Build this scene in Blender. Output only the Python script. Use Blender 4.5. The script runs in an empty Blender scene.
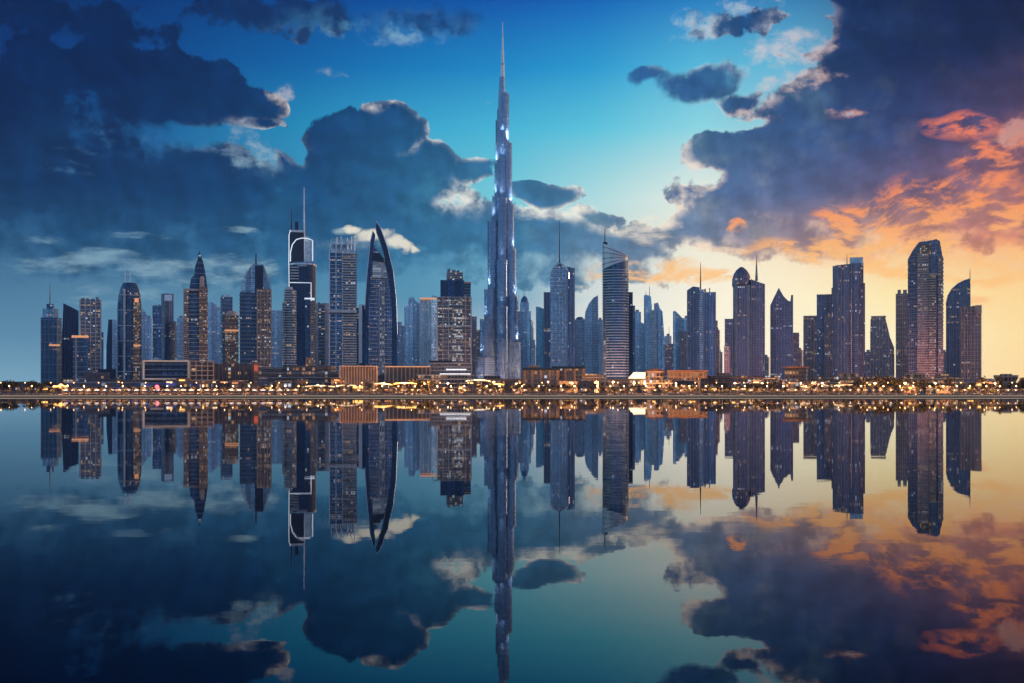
import bpy, bmesh, math, random
from mathutils import Vector, Matrix
R = math.radians
sc = bpy.context.scene
COL = sc.collection

# ------------------------------------------------------------------ camera, light, exposure
F = 1087.0                      # focal length in picture widths * 1024
HY = 384.0                      # row of the horizon
CAMH = 7.2
cam = bpy.data.cameras.new('camera'); cam_o = bpy.data.objects.new('camera', cam); COL.objects.link(cam_o)
cam_o.location = (0, 0, CAMH); cam_o.rotation_euler = (R(90), 0, 0)
cam.sensor_width = 36.0; cam.lens = 36.0 * F / 1024.0
cam.shift_y = (HY - 341.5) / 1024.0
cam.clip_start = 0.5; cam.clip_end = 90000
sc.camera = cam_o
sc.view_settings.view_transform = 'Standard'; sc.view_settings.look = 'None'
sc.view_settings.exposure = 0.0; sc.view_settings.gamma = 1.0
sc.render.engine = 'CYCLES'
sc.cycles.use_denoising = True
sc.cycles.max_bounces = 6; sc.cycles.glossy_bounces = 4; sc.cycles.diffuse_bounces = 2
sc.cycles.transmission_bounces = 3; sc.cycles.volume_bounces = 0; sc.cycles.transparent_max_bounces = 6
sc.cycles.caustics_reflective = False; sc.cycles.caustics_refractive = False
sc.cycles.sample_clamp_indirect = 4.0

SUN_AZ, SUN_EL = 62.0, 6.0      # low sun to the right, beyond the towers
sun = bpy.data.lights.new('sun', 'SUN'); sun_o = bpy.data.objects.new('sun', sun); COL.objects.link(sun_o)
sun.energy = 1.0; sun.angle = R(0.5); sun.color = (1.0, 0.70, 0.48)
sd = Vector((math.sin(R(SUN_AZ)) * math.cos(R(SUN_EL)), math.cos(R(SUN_AZ)) * math.cos(R(SUN_EL)), math.sin(R(SUN_EL))))
sun_o.rotation_euler = sd.to_track_quat('Z', 'Y').to_euler()

def s2l(c):
    c = c / 255.0
    return c / 12.92 if c <= 0.04045 else ((c + 0.055) / 1.055) ** 2.4
def rgb(t): return (s2l(t[0]), s2l(t[1]), s2l(t[2]), 1.0)

class NT:
    """tiny wrapper for writing node trees"""
    def __init__(s, tree): s.t = tree; s.n = tree.nodes; s.l = tree.links
    def put(s, sock, v):
        if v is None: return
        if isinstance(v, bpy.types.NodeSocket): s.l.new(v, sock)
        else: sock.default_value = v
    def m(s, op, a, b=None, c=None, clamp=False):
        n = s.n.new('ShaderNodeMath'); n.operation = op; n.use_clamp = clamp
        s.put(n.inputs[0], a); s.put(n.inputs[1], b)
        if c is not None: s.put(n.inputs[2], c)
        return n.outputs[0]
    def v(s, op, a, b=None, scale=None):
        n = s.n.new('ShaderNodeVectorMath'); n.operation = op
        s.put(n.inputs[0], a); s.put(n.inputs[1], b)
        if scale is not None: s.put(n.inputs['Scale'], scale)
        return n.outputs['Value'] if op in ('DOT_PRODUCT', 'LENGTH') else n.outputs[0]
    def noise(s, vec, scale, detail=3.0, rough=0.5, dist=0.0, color=False, lac=2.0, dims='3D'):
        n = s.n.new('ShaderNodeTexNoise'); n.noise_dimensions = dims
        s.put(n.inputs['Vector'], vec); s.put(n.inputs['Scale'], scale); s.put(n.inputs['Detail'], detail)
        s.put(n.inputs['Roughness'], rough); s.put(n.inputs['Distortion'], dist); s.put(n.inputs['Lacunarity'], lac)
        return n.outputs['Color'] if color else n.outputs[0]
    def ramp(s, fac, stops, mode='LINEAR'):
        n = s.n.new('ShaderNodeValToRGB'); n.color_ramp.interpolation = mode
        e = n.color_ramp.elements
        e[0].position = stops[0][0]; e[0].color = stops[0][1]
        e[1].position = stops[-1][0]; e[1].color = stops[-1][1]
        for p, c in stops[1:-1]:
            q = e.new(p); q.color = c
        s.put(n.inputs[0], fac)
        return n.outputs[0]
    def mix(s, f, a, b, mode='MIX'):
        n = s.n.new('ShaderNodeMix'); n.data_type = 'RGBA'; n.blend_type = mode
        s.put(n.inputs[0], f); s.put(n.inputs[6], a); s.put(n.inputs[7], b)
        return n.outputs[2]
    def mr(s, v, a, b, c=0.0, d=1.0, mode='LINEAR'):
        n = s.n.new('ShaderNodeMapRange'); n.interpolation_type = mode; n.clamp = True
        s.put(n.inputs[0], v)
        for i, q in enumerate((a, b, c, d)): s.put(n.inputs[1 + i], q)
        return n.outputs[0]
    def sep(s, v):
        n = s.n.new('ShaderNodeSeparateXYZ'); s.put(n.inputs[0], v); return n.outputs
    def comb(s, x, y, z=0.0):
        n = s.n.new('ShaderNodeCombineXYZ'); s.put(n.inputs[0], x); s.put(n.inputs[1], y); s.put(n.inputs[2], z); return n.outputs[0]

# ------------------------------------------------------------------ sky: gradient, cloud masses and lit wisps by direction
def build_world():
    w = bpy.data.worlds.new('World'); sc.world = w; w.use_nodes = True
    w.cycles.sampling_method = 'MANUAL'; w.cycles.sample_map_resolution = 512
    t = NT(w.node_tree); t.n.clear()
    K = F / 100.0
    def azel(px, py):
        dx, dz = px - 512.0, HY - py
        return math.atan2(dx, F), math.atan2(dz, math.hypot(F, dx))
    tc = t.n.new('ShaderNodeTexCoord')
    d = t.v('NORMALIZE', tc.outputs['Generated'])
    x, y, z = t.sep(d)[:3]
    az = t.m('ARCTAN2', x, y)
    el = t.m('ARCSINE', z)
    P = t.comb(t.m('MULTIPLY', az, K), t.m('MULTIPLY', el, K), 0.0)
    azf = t.m('MULTIPLY_ADD', az, 1 / (2 * math.pi), 0.5)
    colpx = [0, 150, 300, 420, 512, 600, 700, 800, 900, 1024]
    def grid(rows, back, zen):
        """rows: list of (py, [10 colours]); bilinear over direction"""
        out = None; prev = None
        for py, cs in rows:
            stops = [(0.0, rgb(back[0])), (0.5 - 128 / 360, rgb([q * .92 for q in back[0]])), (0.5 - 102 / 360, rgb([min(245, q * 1.42) for q in back[1]])), (0.5 - 76 / 360, rgb(back[1]))]
            for p, c in zip(colpx, cs):
                stops.append((azel(p, HY)[0] / (2 * math.pi) + 0.5, rgb(c)))
            stops += [(0.5 + 65 / 360, rgb(back[2])), (0.5 + 98 / 360, rgb([min(250, q * 1.25) for q in back[3]])), (0.5 + 128 / 360, rgb(back[3])), (1.0, rgb(back[0]))]
            c = t.ramp(azf, stops)
            e = azel(512, py)[1]
            out = c if out is None else t.mix(t.mr(el, prev, e), out, c)
            prev = e
        out = t.mix(t.mr(el, prev, R(50)), out, rgb(zen))
        return out
    clear = grid([
        (384, [(122,164,188),(118,160,184),(128,168,190),(170,192,204),(225,205,208),(246,236,222),(255,246,228),(255,242,214),(255,234,190),(255,218,158)]),
        (340, [(92,138,168),(92,138,168),(110,152,176),(130,165,185),(180,192,202),(240,238,224),(255,247,224),(255,243,208),(255,240,196),(255,224,160)]),
        (300, [(76,122,154),(85,130,160),(82,134,165),(88,146,176),(120,165,190),(214,222,218),(252,244,222),(255,242,204),(255,232,170),(255,214,148)]),
        (250, [(45,95,135),(58,108,145),(60,120,160),(75,140,175),(110,175,198),(205,216,212),(240,236,214),(250,226,190),(250,195,140),(245,180,130)]),
        (200, [(28,80,130),(40,100,150),(60,145,185),(95,190,208),(122,203,216),(178,220,222),(232,238,226),(236,222,202),(222,172,150),(230,150,120)]),
        (130, [(10,62,124),(15,90,150),(32,135,180),(58,166,204),(72,180,212),(92,195,218),(140,212,224),(150,195,210),(150,150,160),(180,130,130)]),
        (70,  [(2,44,104),(4,66,134),(8,96,162),(20,122,184),(28,136,195),(42,154,206),(85,182,215),(95,175,208),(80,110,150),(60,60,100)]),
        (0,   [(2,26,72),(2,46,108),(3,62,136),(6,74,154),(10,84,168),(14,98,180),(30,120,188),(45,115,170),(20,50,95),(8,22,60)]),
        ], [(136,176,216), (140,180,218), (255,206,150), (205,185,195)], (40,90,150))
    body = grid([
        (384, [(96,136,162),(92,130,158),(100,134,158),(125,148,170),(165,158,175),(198,180,182),(230,202,182),(242,198,162),(248,190,142),(242,178,130)]),
        (300, [(46,94,130),(48,98,134),(52,108,144),(58,116,152),(72,128,160),(104,140,165),(165,152,160),(230,180,148),(252,188,136),(246,172,124)]),
        (250, [(24,68,108),(26,74,114),(32,86,126),(40,100,140),(52,110,148),(76,116,150),(104,122,148),(148,124,132),(196,134,116),(184,116,108)]),
        (200, [(4,40,82),(6,48,92),(12,60,106),(32,88,130),(48,102,142),(62,110,148),(66,98,144),(72,88,132),(92,80,112),(128,84,100)]),
        (150, [(1,28,70),(3,36,82),(8,50,98),(26,80,124),(44,98,140),(60,100,144),(54,88,130),(44,74,124),(38,58,110),(76,60,96)]),
        (80,  [(1,28,76),(2,30,74),(8,46,96),(16,60,112),(34,78,130),(42,92,146),(34,78,132),(24,48,96),(12,28,74),(12,24,64)]),
        (0,   [(4,24,62),(6,36,84),(14,46,96),(14,56,112),(20,70,130),(45,100,150),(34,86,138),(18,46,96),(7,22,66),(7,18,56)]),
        ], [(120,152,190), (110,146,186), (235,165,125), (160,140,155)], (34,72,124))
    hil = grid([
        (384, [(160,190,205),(160,190,205),(165,192,205),(200,210,215),(225,215,215),(240,225,215),(255,235,215),(255,225,180),(255,210,150),(255,200,140)]),
        (250, [(130,168,186),(135,172,190),(160,190,200),(235,232,218),(238,234,220),(245,236,216),(250,226,200),(255,190,130),(255,168,104),(255,160,100)]),
        (180, [(70,120,160),(70,125,165),(150,195,210),(222,224,218),(240,238,228),(244,240,226),(240,222,206),(235,180,150),(250,150,104),(250,146,100)]),
        (110, [(30,85,140),(45,110,160),(225,208,196),(225,224,218),(230,230,224),(228,224,216),(226,214,208),(226,196,186),(236,150,124),(240,140,110)]),
        (30,  [(20,70,120),(30,90,150),(70,140,180),(110,165,195),(130,180,205),(160,200,215),(190,205,212),(196,196,205),(120,120,150),(110,80,110)]),
        ], [(90,120,150), (80,110,150), (255,180,120), (180,150,150)], (40,80,130))

    def field(vec, ells):
        """soft union of ellipses: 1 at a centre, 0 on its rim, negative outside"""
        out = None
        for e in ells:
            px, py, rx, ry = e[:4]; rot = e[4] if len(e) > 4 else 0.0; wt = e[5] if len(e) > 5 else 1.0
            a, b = azel(px, py)
            cx, cy = a * K, b * K; sx, sy = 100.0 / rx, 100.0 / ry
            if abs(rot) < .01:
                w_ = t.v('MULTIPLY_ADD', vec, (sx, sy, 0.0)); w_.node.inputs[2].default_value = (-cx * sx, -cy * sy, 0.0)
                q = t.v('DOT_PRODUCT', w_, w_)
            else:
                c_, s_ = math.cos(R(rot)), math.sin(R(rot))
                e1 = t.m('ADD', t.v('DOT_PRODUCT', vec, (c_ * sx, s_ * sx, 0.0)), -(cx * c_ + cy * s_) * sx)
                e2 = t.m('ADD', t.v('DOT_PRODUCT', vec, (-s_ * sy, c_ * sy, 0.0)), -(-cx * s_ + cy * c_) * sy)
                q = t.m('MULTIPLY_ADD', e1, e1, t.m('MULTIPLY', e2, e2))
            f = t.m('MULTIPLY_ADD', q, -wt, wt)
            if out is None: out = f
            else: out = t.m('SMOOTH_MAX', out, f, 0.25)
        return out

    # --- warps shared by the layers
    wn1 = t.v('SUBTRACT', t.noise(P, 1.3, 2, 0.5, color=True), (0.5, 0.5, 0.5))
    Pa = t.v('ADD', P, t.v('SCALE', wn1, scale=0.42))
    wn2 = t.v('SUBTRACT', t.noise(Pa, 4.5, 3, 0.55, color=True), (0.5, 0.5, 0.5))
    Pb = t.v('ADD', Pa, t.v('SCALE', wn2, scale=0.10))
    fb = t.m('SUBTRACT', t.noise(P, 3.0, 9, 0.60), 0.5)
    L = (0.07, 0.075, 0.0)
    relief = t.m('SUBTRACT', t.noise(t.v('ADD', P, L), 3.0, 5.0, 0.55), t.noise(P, 3.0, 5.0, 0.55))

    masses = [
        # left bank
        (40,170,190,75), (0,110,95,55), (150,205,240,55), (60,60,60,25,0,.6), (200,245,260,40,0,.8),
        # upper left cloud
        (120,60,52,26,-12,1.4), (180,82,80,34,-12,1.5), (245,104,42,22,-14,1.4), (150,105,60,22,-5), (262,128,26,9,0,.8),
        # centre cumulus
        (200,172,90,40,0,1.0), (345,140,46,34,0,1.5), (392,128,40,28,0,1.5), (320,175,60,35,0,1.2), (400,175,80,36,0,1.3), (436,160,30,24,0,1.3), (470,168,24,20,0,1.1),
        (350,215,140,42), (440,230,80,30,0,.9), (330,255,150,30,0,.6),
        # right of the tallest tower
        (540,193,44,13,0,1.3), (530,235,90,30,0,1.1), (600,214,28,8,-8,.8), (612,248,70,20,0,1.0), (650,235,34,16,0,.8), (560,265,120,26,0,.6),
        # right bank
        (985,35,175,80,0,1.6), (890,105,110,62,0,1.5), (800,130,72,34,0,1.3), (735,152,52,26,0,1.3), (712,150,34,22,0,1.1),
        (760,190,90,36,0,1.3), (860,190,150,50,0,1.2), (705,225,52,22,0,1.1), (790,238,110,26,0,.9), (985,190,120,60,0,1.0), (820,85,40,20,0,1.0),
        (700,78,46,17,8,1.2), (735,96,30,14,0,1.1), (650,74,26,10,0,.8), (700,70,22,12,0,1.0), (682,192,18,5,0,.8), (850,40,30,50,0,1.0), (745,20,60,14,0,.6),
        # top centre veil
        (430,18,60,14,-6,.7), (300,15,110,18,0,.45), (40,15,130,22,0,.6),
        # sky outside the picture
        (-420,60,320,90), (-500,240,300,50), (1500,120,330,120), (1500,300,260,24), (512,-420,420,120), (1050,-330,300,130), (-100,-330,300,120),
    ]
    gaps = [(806,34,34,22,0,1.5), (775,78,46,16,10,1.2), (848,116,30,6,0,1.0), (706,182,30,12,0,1.0), (760,120,40,6,0,.8), (288,148,26,14,-20,1.6), (250,150,40,10,-30,.7), (210,140,60,14,-15,.5), (298,118,14,30,0,1.0)]
    F0 = field(Pb, masses)
    G0 = t.m('MAXIMUM', field(Pb, gaps), 0.0)
    D = t.m('ADD', t.m('SUBTRACT', F0, G0), t.m('MULTIPLY', fb, 2.5))
    # harder rims on the cumulus, softer elsewhere
    soft = t.m('MAXIMUM', field(P, [(700,90,90,40,0,1), (120,240,260,50,0,1.2), (520,262,200,24,0,1), (860,240,140,26,0,1), (430,20,110,30), (120,140,120,40,0,.8), (920,60,80,60,0,.8)]), 0.0, clamp=True)
    hi_edge = t.m('MULTIPLY_ADD', soft, 0.65, 0.30)
    A = t.mr(D, t.m('MULTIPLY', soft, -0.2), hi_edge, mode='SMOOTHSTEP')
    rim = t.mr(t.m('MULTIPLY_ADD', fb, -1.6, D), 0.0, 0.85, 1.0, 0.0, mode='SMOOTHSTEP')
    glow = [(800,30,50,30,0,1.0), (850,115,50,16,0,1.2), (284,92,20,26,0,1.6), (268,130,42,14,-10,1.3), (250,62,30,10,-30,.9), (398,104,46,16,-5,1.4), (440,128,30,20,-20,1.6), (462,150,36,16,0,1.2),
            (472,198,46,26,0,1.6), (440,150,50,30,0,.7), (575,200,52,26,0,1.5), (540,215,60,18,0,1.2), (645,222,70,18,0,1.3), (690,180,40,46,0,1.2), (705,238,60,18,0,1.0),
            (770,60,50,26,0,1.0), (790,88,60,22,0,1.1), (860,112,46,22,0,1.3), (690,45,50,40,0,.9), (830,235,120,34,0,.8), (960,230,100,50,0,.8), (740,110,60,20,0,.9),
            (1500,160,400,160), (340,235,60,24,0,.6), (240,150,90,30,0,.35), (120,130,60,16,0,.2), (380,35,130,30,0,.5)]
    H = t.m('MAXIMUM', t.m('MINIMUM', field(P, glow), 1.0), 0.0)
    lit = t.m('MULTIPLY', rim, t.mr(H, 0.0, 0.75))
    lit = t.m('MULTIPLY', lit, t.mr(relief, -0.07, 0.07, 0.12, 1.15), clamp=True)
    bodyv = t.mix(1.0, body, t.mr(relief, -0.12, 0.12, 0.84, 1.20), 'MULTIPLY')
    mottle = t.noise(P, 1.9, 6, 0.6)
    bodyv = t.mix(t.mr(mottle, 0.46, 0.80, 0.0, 0.22, 'SMOOTHSTEP'), bodyv, clear)
    ccol = t.mix(lit, bodyv, hil)
    sky = t.mix(t.m('MULTIPLY', A, 0.97), clear, ccol)

    # --- low streaks and small bright clouds
    Ps = t.v('MULTIPLY', t.v('ADD', P, t.v('SCALE', wn1, scale=0.12)), (0.75, 2.6, 1.0))
    sn = t.noise(Ps, 2.2, 8, 0.62)
    streak_reg = [(60,160,60,20,0,.5), (560,212,60,14,0,.9), (650,235,60,16,0,.9), (115,264,80,18,0,1.3), (60,266,80,14,0,1), (150,236,44,6,0,1.0), (228,229,44,6,0,.62), (140,288,100,20,0,.8), (235,270,60,26,0,1.1), (60,300,90,20,0,.6),
                  (120,350,160,22,0,.5), (345,232,20,8,0,1.0), (300,240,16,7,0,1.2), (720,250,44,5,-6,1.3), (690,246,30,6,0,.9), (540,335,60,20,0,.6), (600,300,90,26,0,.6),
                  (30,240,60,8,0,.7), (970,300,90,14,0,.8), (850,262,120,12,0,.8), (600,108,14,4,0,.5)]
    S0 = t.m('MAXIMUM', field(P, streak_reg), 0.0)
    sA = t.mr(t.m('ADD', sn, t.m('MULTIPLY', t.m('MINIMUM', S0, 0.82), 0.34)), 0.67, 0.95, mode='SMOOTHSTEP')
    sky = t.mix(t.m('MULTIPLY', sA, 0.72), sky, hil)
    pn = t.noise(t.v('MULTIPLY', P, (0.85, 1.15, 1.0)), 4.6, 9, 0.62)
    preg = [(790,48,60,26,0,1.3), (800,80,60,16,8,1.2), (700,22,36,22,0,1.1), (685,38,26,10,0,1.0), (690,178,30,24,0,1.3), (740,112,40,8,0,.9), (850,112,34,10,0,1.0), (745,8,70,14,0,1.0), (575,212,44,12,0,1.0), (650,224,50,14,0,1.1), (458,196,30,14,0,1.1),
            (385,32,90,18,-8,.95), (330,74,24,9,0,1.0), (250,150,50,34,-25,1.0), (130,135,70,20,0,.8), (55,170,26,8,0,1.0), (120,14,50,10,0,.7), (284,96,18,18,0,1.0), (705,245,60,10,0,.9), (620,262,50,10,0,.8)]
    p0 = t.m('MINIMUM', t.m('MAXIMUM', field(P, preg), 0.0), 1.0)
    pA = t.mr(t.m('ADD', pn, t.m('MULTIPLY', p0, 0.30)), 0.68, 0.98, mode='SMOOTHSTEP')
    sky = t.mix(t.m('MULTIPLY', pA, 0.80), sky, hil)
    Pd = t.v('ADD', P, t.v('SCALE', wn2, scale=0.16))
    bright = field(Pd, [(398,243,17,9,-10,1.4), (375,236,26,7,8,1.0), (352,231,16,5,0,1.0), (300,240,10,5,0,.8), (414,249,8,4,-30,1.0)])
    bA = t.mr(t.m('ADD', bright, t.m('MULTIPLY', fb, 2.6)), 0.10, 1.0, mode='SMOOTHSTEP')
    sky = t.mix(t.m('MULTIPLY', bA, 0.9), sky, rgb((232,226,208)))

    # --- orange wisps over the sunset
    rt = t.n.new('ShaderNodeVectorRotate'); rt.rotation_type = 'Z_AXIS'; t.put(rt.inputs['Vector'], Pa); rt.inputs['Angle'].default_value = R(-9)
    On = t.noise(t.v('MULTIPLY', rt.outputs[0], (0.8, 2.0, 1.0)), 3.4, 9, 0.64)
    ridge = t.mr(On, 0.40, 0.60)
    oreg = [(930,215,110,40,4,1.1), (880,205,70,16,6,1.2), (900,228,90,18,4,1.3), (950,190,70,16,14,1.1), (985,215,70,14,12,1.2), (1000,150,50,16,8,1.3), (960,128,40,14,0,.8), (850,252,120,16,0,1.0), (960,262,110,22,0,1.1),
            (640,270,66,12,4,1.0), (735,232,14,7,0,1.25), (700,278,60,10,0,.6), (840,215,30,12,0,1.0), (1400,200,300,80)]
    O0 = t.m('MAXIMUM', t.m('MINIMUM', field(Pa, oreg), 1.0), 0.0)
    oA = t.m('MULTIPLY', t.mr(t.m('ADD', t.m('MULTIPLY', ridge, 0.75), t.m('MULTIPLY', fb, 0.9)), 0.10, 0.72, mode='SMOOTHSTEP'), t.mr(O0, 0.0, 0.55))
    ocol = t.ramp(t.mr(el, azel(900, 260)[1], azel(900, 110)[1]), [(0, rgb((255,196,124))), (0.4, rgb((255,150,84))), (1, rgb((236,118,88)))])
    sky = t.mix(t.m('MULTIPLY', oA, 0.88), sky, ocol)
    # a thin warm wash low on the right
    # the physical sky adds its share everywhere
    ns = t.n.new('ShaderNodeTexSky'); ns.sky_type = 'NISHITA'; ns.sun_disc = False
    ns.sun_elevation = R(SUN_EL); ns.sun_rotation = R(SUN_AZ)
    b1 = t.n.new('ShaderNodeBackground'); t.put(b1.inputs[0], sky); b1.inputs[1].default_value = 1.06
    b2 = t.n.new('ShaderNodeBackground'); t.put(b2.inputs[0], ns.outputs[0]); b2.inputs[1].default_value = 0.002
    ad = t.n.new('ShaderNodeAddShader'); t.l.new(b1.outputs[0], ad.inputs[0]); t.l.new(b2.outputs[0], ad.inputs[1])
    o = t.n.new('ShaderNodeOutputWorld'); t.l.new(ad.outputs[0], o.inputs[0])
build_world()

# ------------------------------------------------------------------ object helpers
GROUND = 1.45
def tag(o, label=None, cat=None, group=None, kind=None):
    if label: o['label'] = label
    if cat: o['category'] = cat
    if group: o['group'] = group
    if kind: o['kind'] = kind
    return o
def empty(name, loc, rz=0.0):
    o = bpy.data.objects.new(name, None); COL.objects.link(o); o.location = loc; o.rotation_euler = (0, 0, rz); return o

class MB:
    """collects faces with metre UVs (u along the wall, v = height)"""
    def __init__(s): s.v = []; s.f = []; s.uv = []; s.mi = []
    def face(s, pts, uvs=None, mi=0):
        i = len(s.v); s.v += [tuple(p) for p in pts]; s.f.append(tuple(range(i, i + len(pts))))
        s.uv.append(uvs or [(p[0], p[1]) for p in pts]); s.mi.append(mi)
    def loft(s, rings, cap0=False, cap1=True, mi=0, capmi=None):
        n = len(rings[0]); us = [0.0]
        big = max(rings, key=lambda r: max(p[0] for p in r) - min(p[0] for p in r))
        for i in range(n):
            a, b = big[i], big[(i + 1) % n]; us.append(us[-1] + math.hypot(a[0] - b[0], a[1] - b[1]))
        for r0, r1 in zip(rings, rings[1:]):
            for i in range(n):
                j = (i + 1) % n
                s.face([r0[i], r0[j], r1[j], r1[i]], [(us[i], r0[i][2]), (us[i + 1], r0[j][2]), (us[i + 1], r1[j][2]), (us[i], r1[i][2])], mi)
        cm = mi if capmi is None else capmi
        if cap1: s.face(rings[-1], None, cm)
        if cap0: s.face(list(reversed(rings[0])), None, cm)
    def box(s, x0, x1, y0, y1, z0, z1, mi=0, cap0=True):
        s.loft([[(x0, y0, z0), (x1, y0, z0), (x1, y1, z0), (x0, y1, z0)], [(x0, y0, z1), (x1, y0, z1), (x1, y1, z1), (x0, y1, z1)]], cap0, True, mi)
    def tube(s, pts, r, n=6, r1=None):
        pts = [Vector(p) for p in pts]; rings = []
        for i, p in enumerate(pts):
            a = pts[max(0, i - 1)]; b = pts[min(len(pts) - 1, i + 1)]
            t = (b - a).normalized(); up = Vector((0, 1, 0)) if abs(t.y) < 0.9 else Vector((1, 0, 0))
            u = t.cross(up).normalized(); w = t.cross(u).normalized()
            rr = r if r1 is None else r + (r1 - r) * i / (len(pts) - 1)
            rings.append([tuple(p + (u * math.cos(q) + w * math.sin(q)) * rr) for q in [2 * math.pi * k / n for k in range(n)]])
        s.loft(rings, True, True)
    def build(s, name, mats, parent=None, smooth=False):
        me = bpy.data.meshes.new(name)
        me.from_pydata(s.v, [], s.f)
        ul = me.uv_layers.new(name='UVMap'); flat = []
        for q in s.uv:
            for p in q: flat += [p[0], p[1]]
        ul.data.foreach_set('uv', flat)
        if not isinstance(mats, (list, tuple)): mats = [mats]
        for m in mats: me.materials.append(m)
        if len(mats) > 1: me.polygons.foreach_set('material_index', s.mi)
        bm = bmesh.new(); bm.from_mesh(me)
        bmesh.ops.remove_doubles(bm, verts=bm.verts, dist=0.0005)
        bmesh.ops.recalc_face_normals(bm, faces=bm.faces)
        bm.to_mesh(me); bm.free()
        if smooth: me.polygons.foreach_set('use_smooth', [True] * len(me.polygons))
        o = bpy.data.objects.new(name, me); COL.objects.link(o)
        if parent: o.parent = parent
        return o

# plans (counter-clockwise, metres)
def p_rect(w, d): return [(-w/2, -d/2), (w/2, -d/2), (w/2, d/2), (-w/2, d/2)]
def p_cham(w, d, c): return [(-w/2 + c, -d/2), (w/2 - c, -d/2), (w/2, -d/2 + c), (w/2, d/2 - c), (w/2 - c, d/2), (-w/2 + c, d/2), (-w/2, d/2 - c), (-w/2, -d/2 + c)]
def p_ell(w, d, n=28): return [(w/2 * math.cos(a), d/2 * math.sin(a)) for a in [2 * math.pi * k / n - math.pi / 2 for k in range(n)]]
def p_round(w, d, r, n=5):
    out = []
    for cx, cy, a0 in ((w/2 - r, -d/2 + r, -90), (w/2 - r, d/2 - r, 0), (-w/2 + r, d/2 - r, 90), (-w/2 + r, -d/2 + r, 180)):
        for i in range(n + 1):
            a = R(a0 + 90 * i / n); out.append((cx + r * math.cos(a), cy + r * math.sin(a)))
    return out
def off(plan, e):
    n = len(plan); out = []
    for i in range(n):
        a, b, c = Vector(plan[i - 1]), Vector(plan[i]), Vector(plan[(i + 1) % n])
        n1 = Vector(((b - a).y, -(b - a).x)).normalized(); n2 = Vector(((c - b).y, -(c - b).x)).normalized()
        m = (n1 + n2); m = m / max(0.3, m.length_squared / 2)
        out.append(tuple(b + m * e))
    return out
def ring(plan, z, cx=0, cy=0): return [(x + cx, y + cy, z) for x, y in plan]

# ------------------------------------------------------------------ materials
MATS = {}
def mat(name):
    m = bpy.data.materials.new(name); m.use_nodes = True
    t = NT(m.node_tree); t.n.clear()
    b = t.n.new('ShaderNodeBsdfPrincipled'); o = t.n.new('ShaderNodeOutputMaterial'); t.l.new(b.outputs[0], o.inputs[0])
    MATS[name] = m
    return m, t, b
def col(c): return (c[0], c[1], c[2], 1.0)
def plain(name, c, rough=0.6, metal=0.0, var=0.25, scale=0.12, emit=None, es=0.0):
    m, t, b = mat(name)
    tc = t.n.new('ShaderNodeTexCoord')
    n = t.noise(tc.outputs['Object'], scale, 5, 0.6)
    k = t.mr(n, 0.3, 0.7, 1 - var, 1 + var)
    t.put(b.inputs['Base Color'], t.mix(1.0, col(c), k, 'MULTIPLY'))
    t.put(b.inputs['Roughness'], t.mr(n, 0.3, 0.7, rough * 0.85, min(1, rough * 1.15))); b.inputs['Metallic'].default_value = metal
    if emit: b.inputs['Emission Color'].default_value = col(emit); b.inputs['Emission Strength'].default_value = es
    return m
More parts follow.
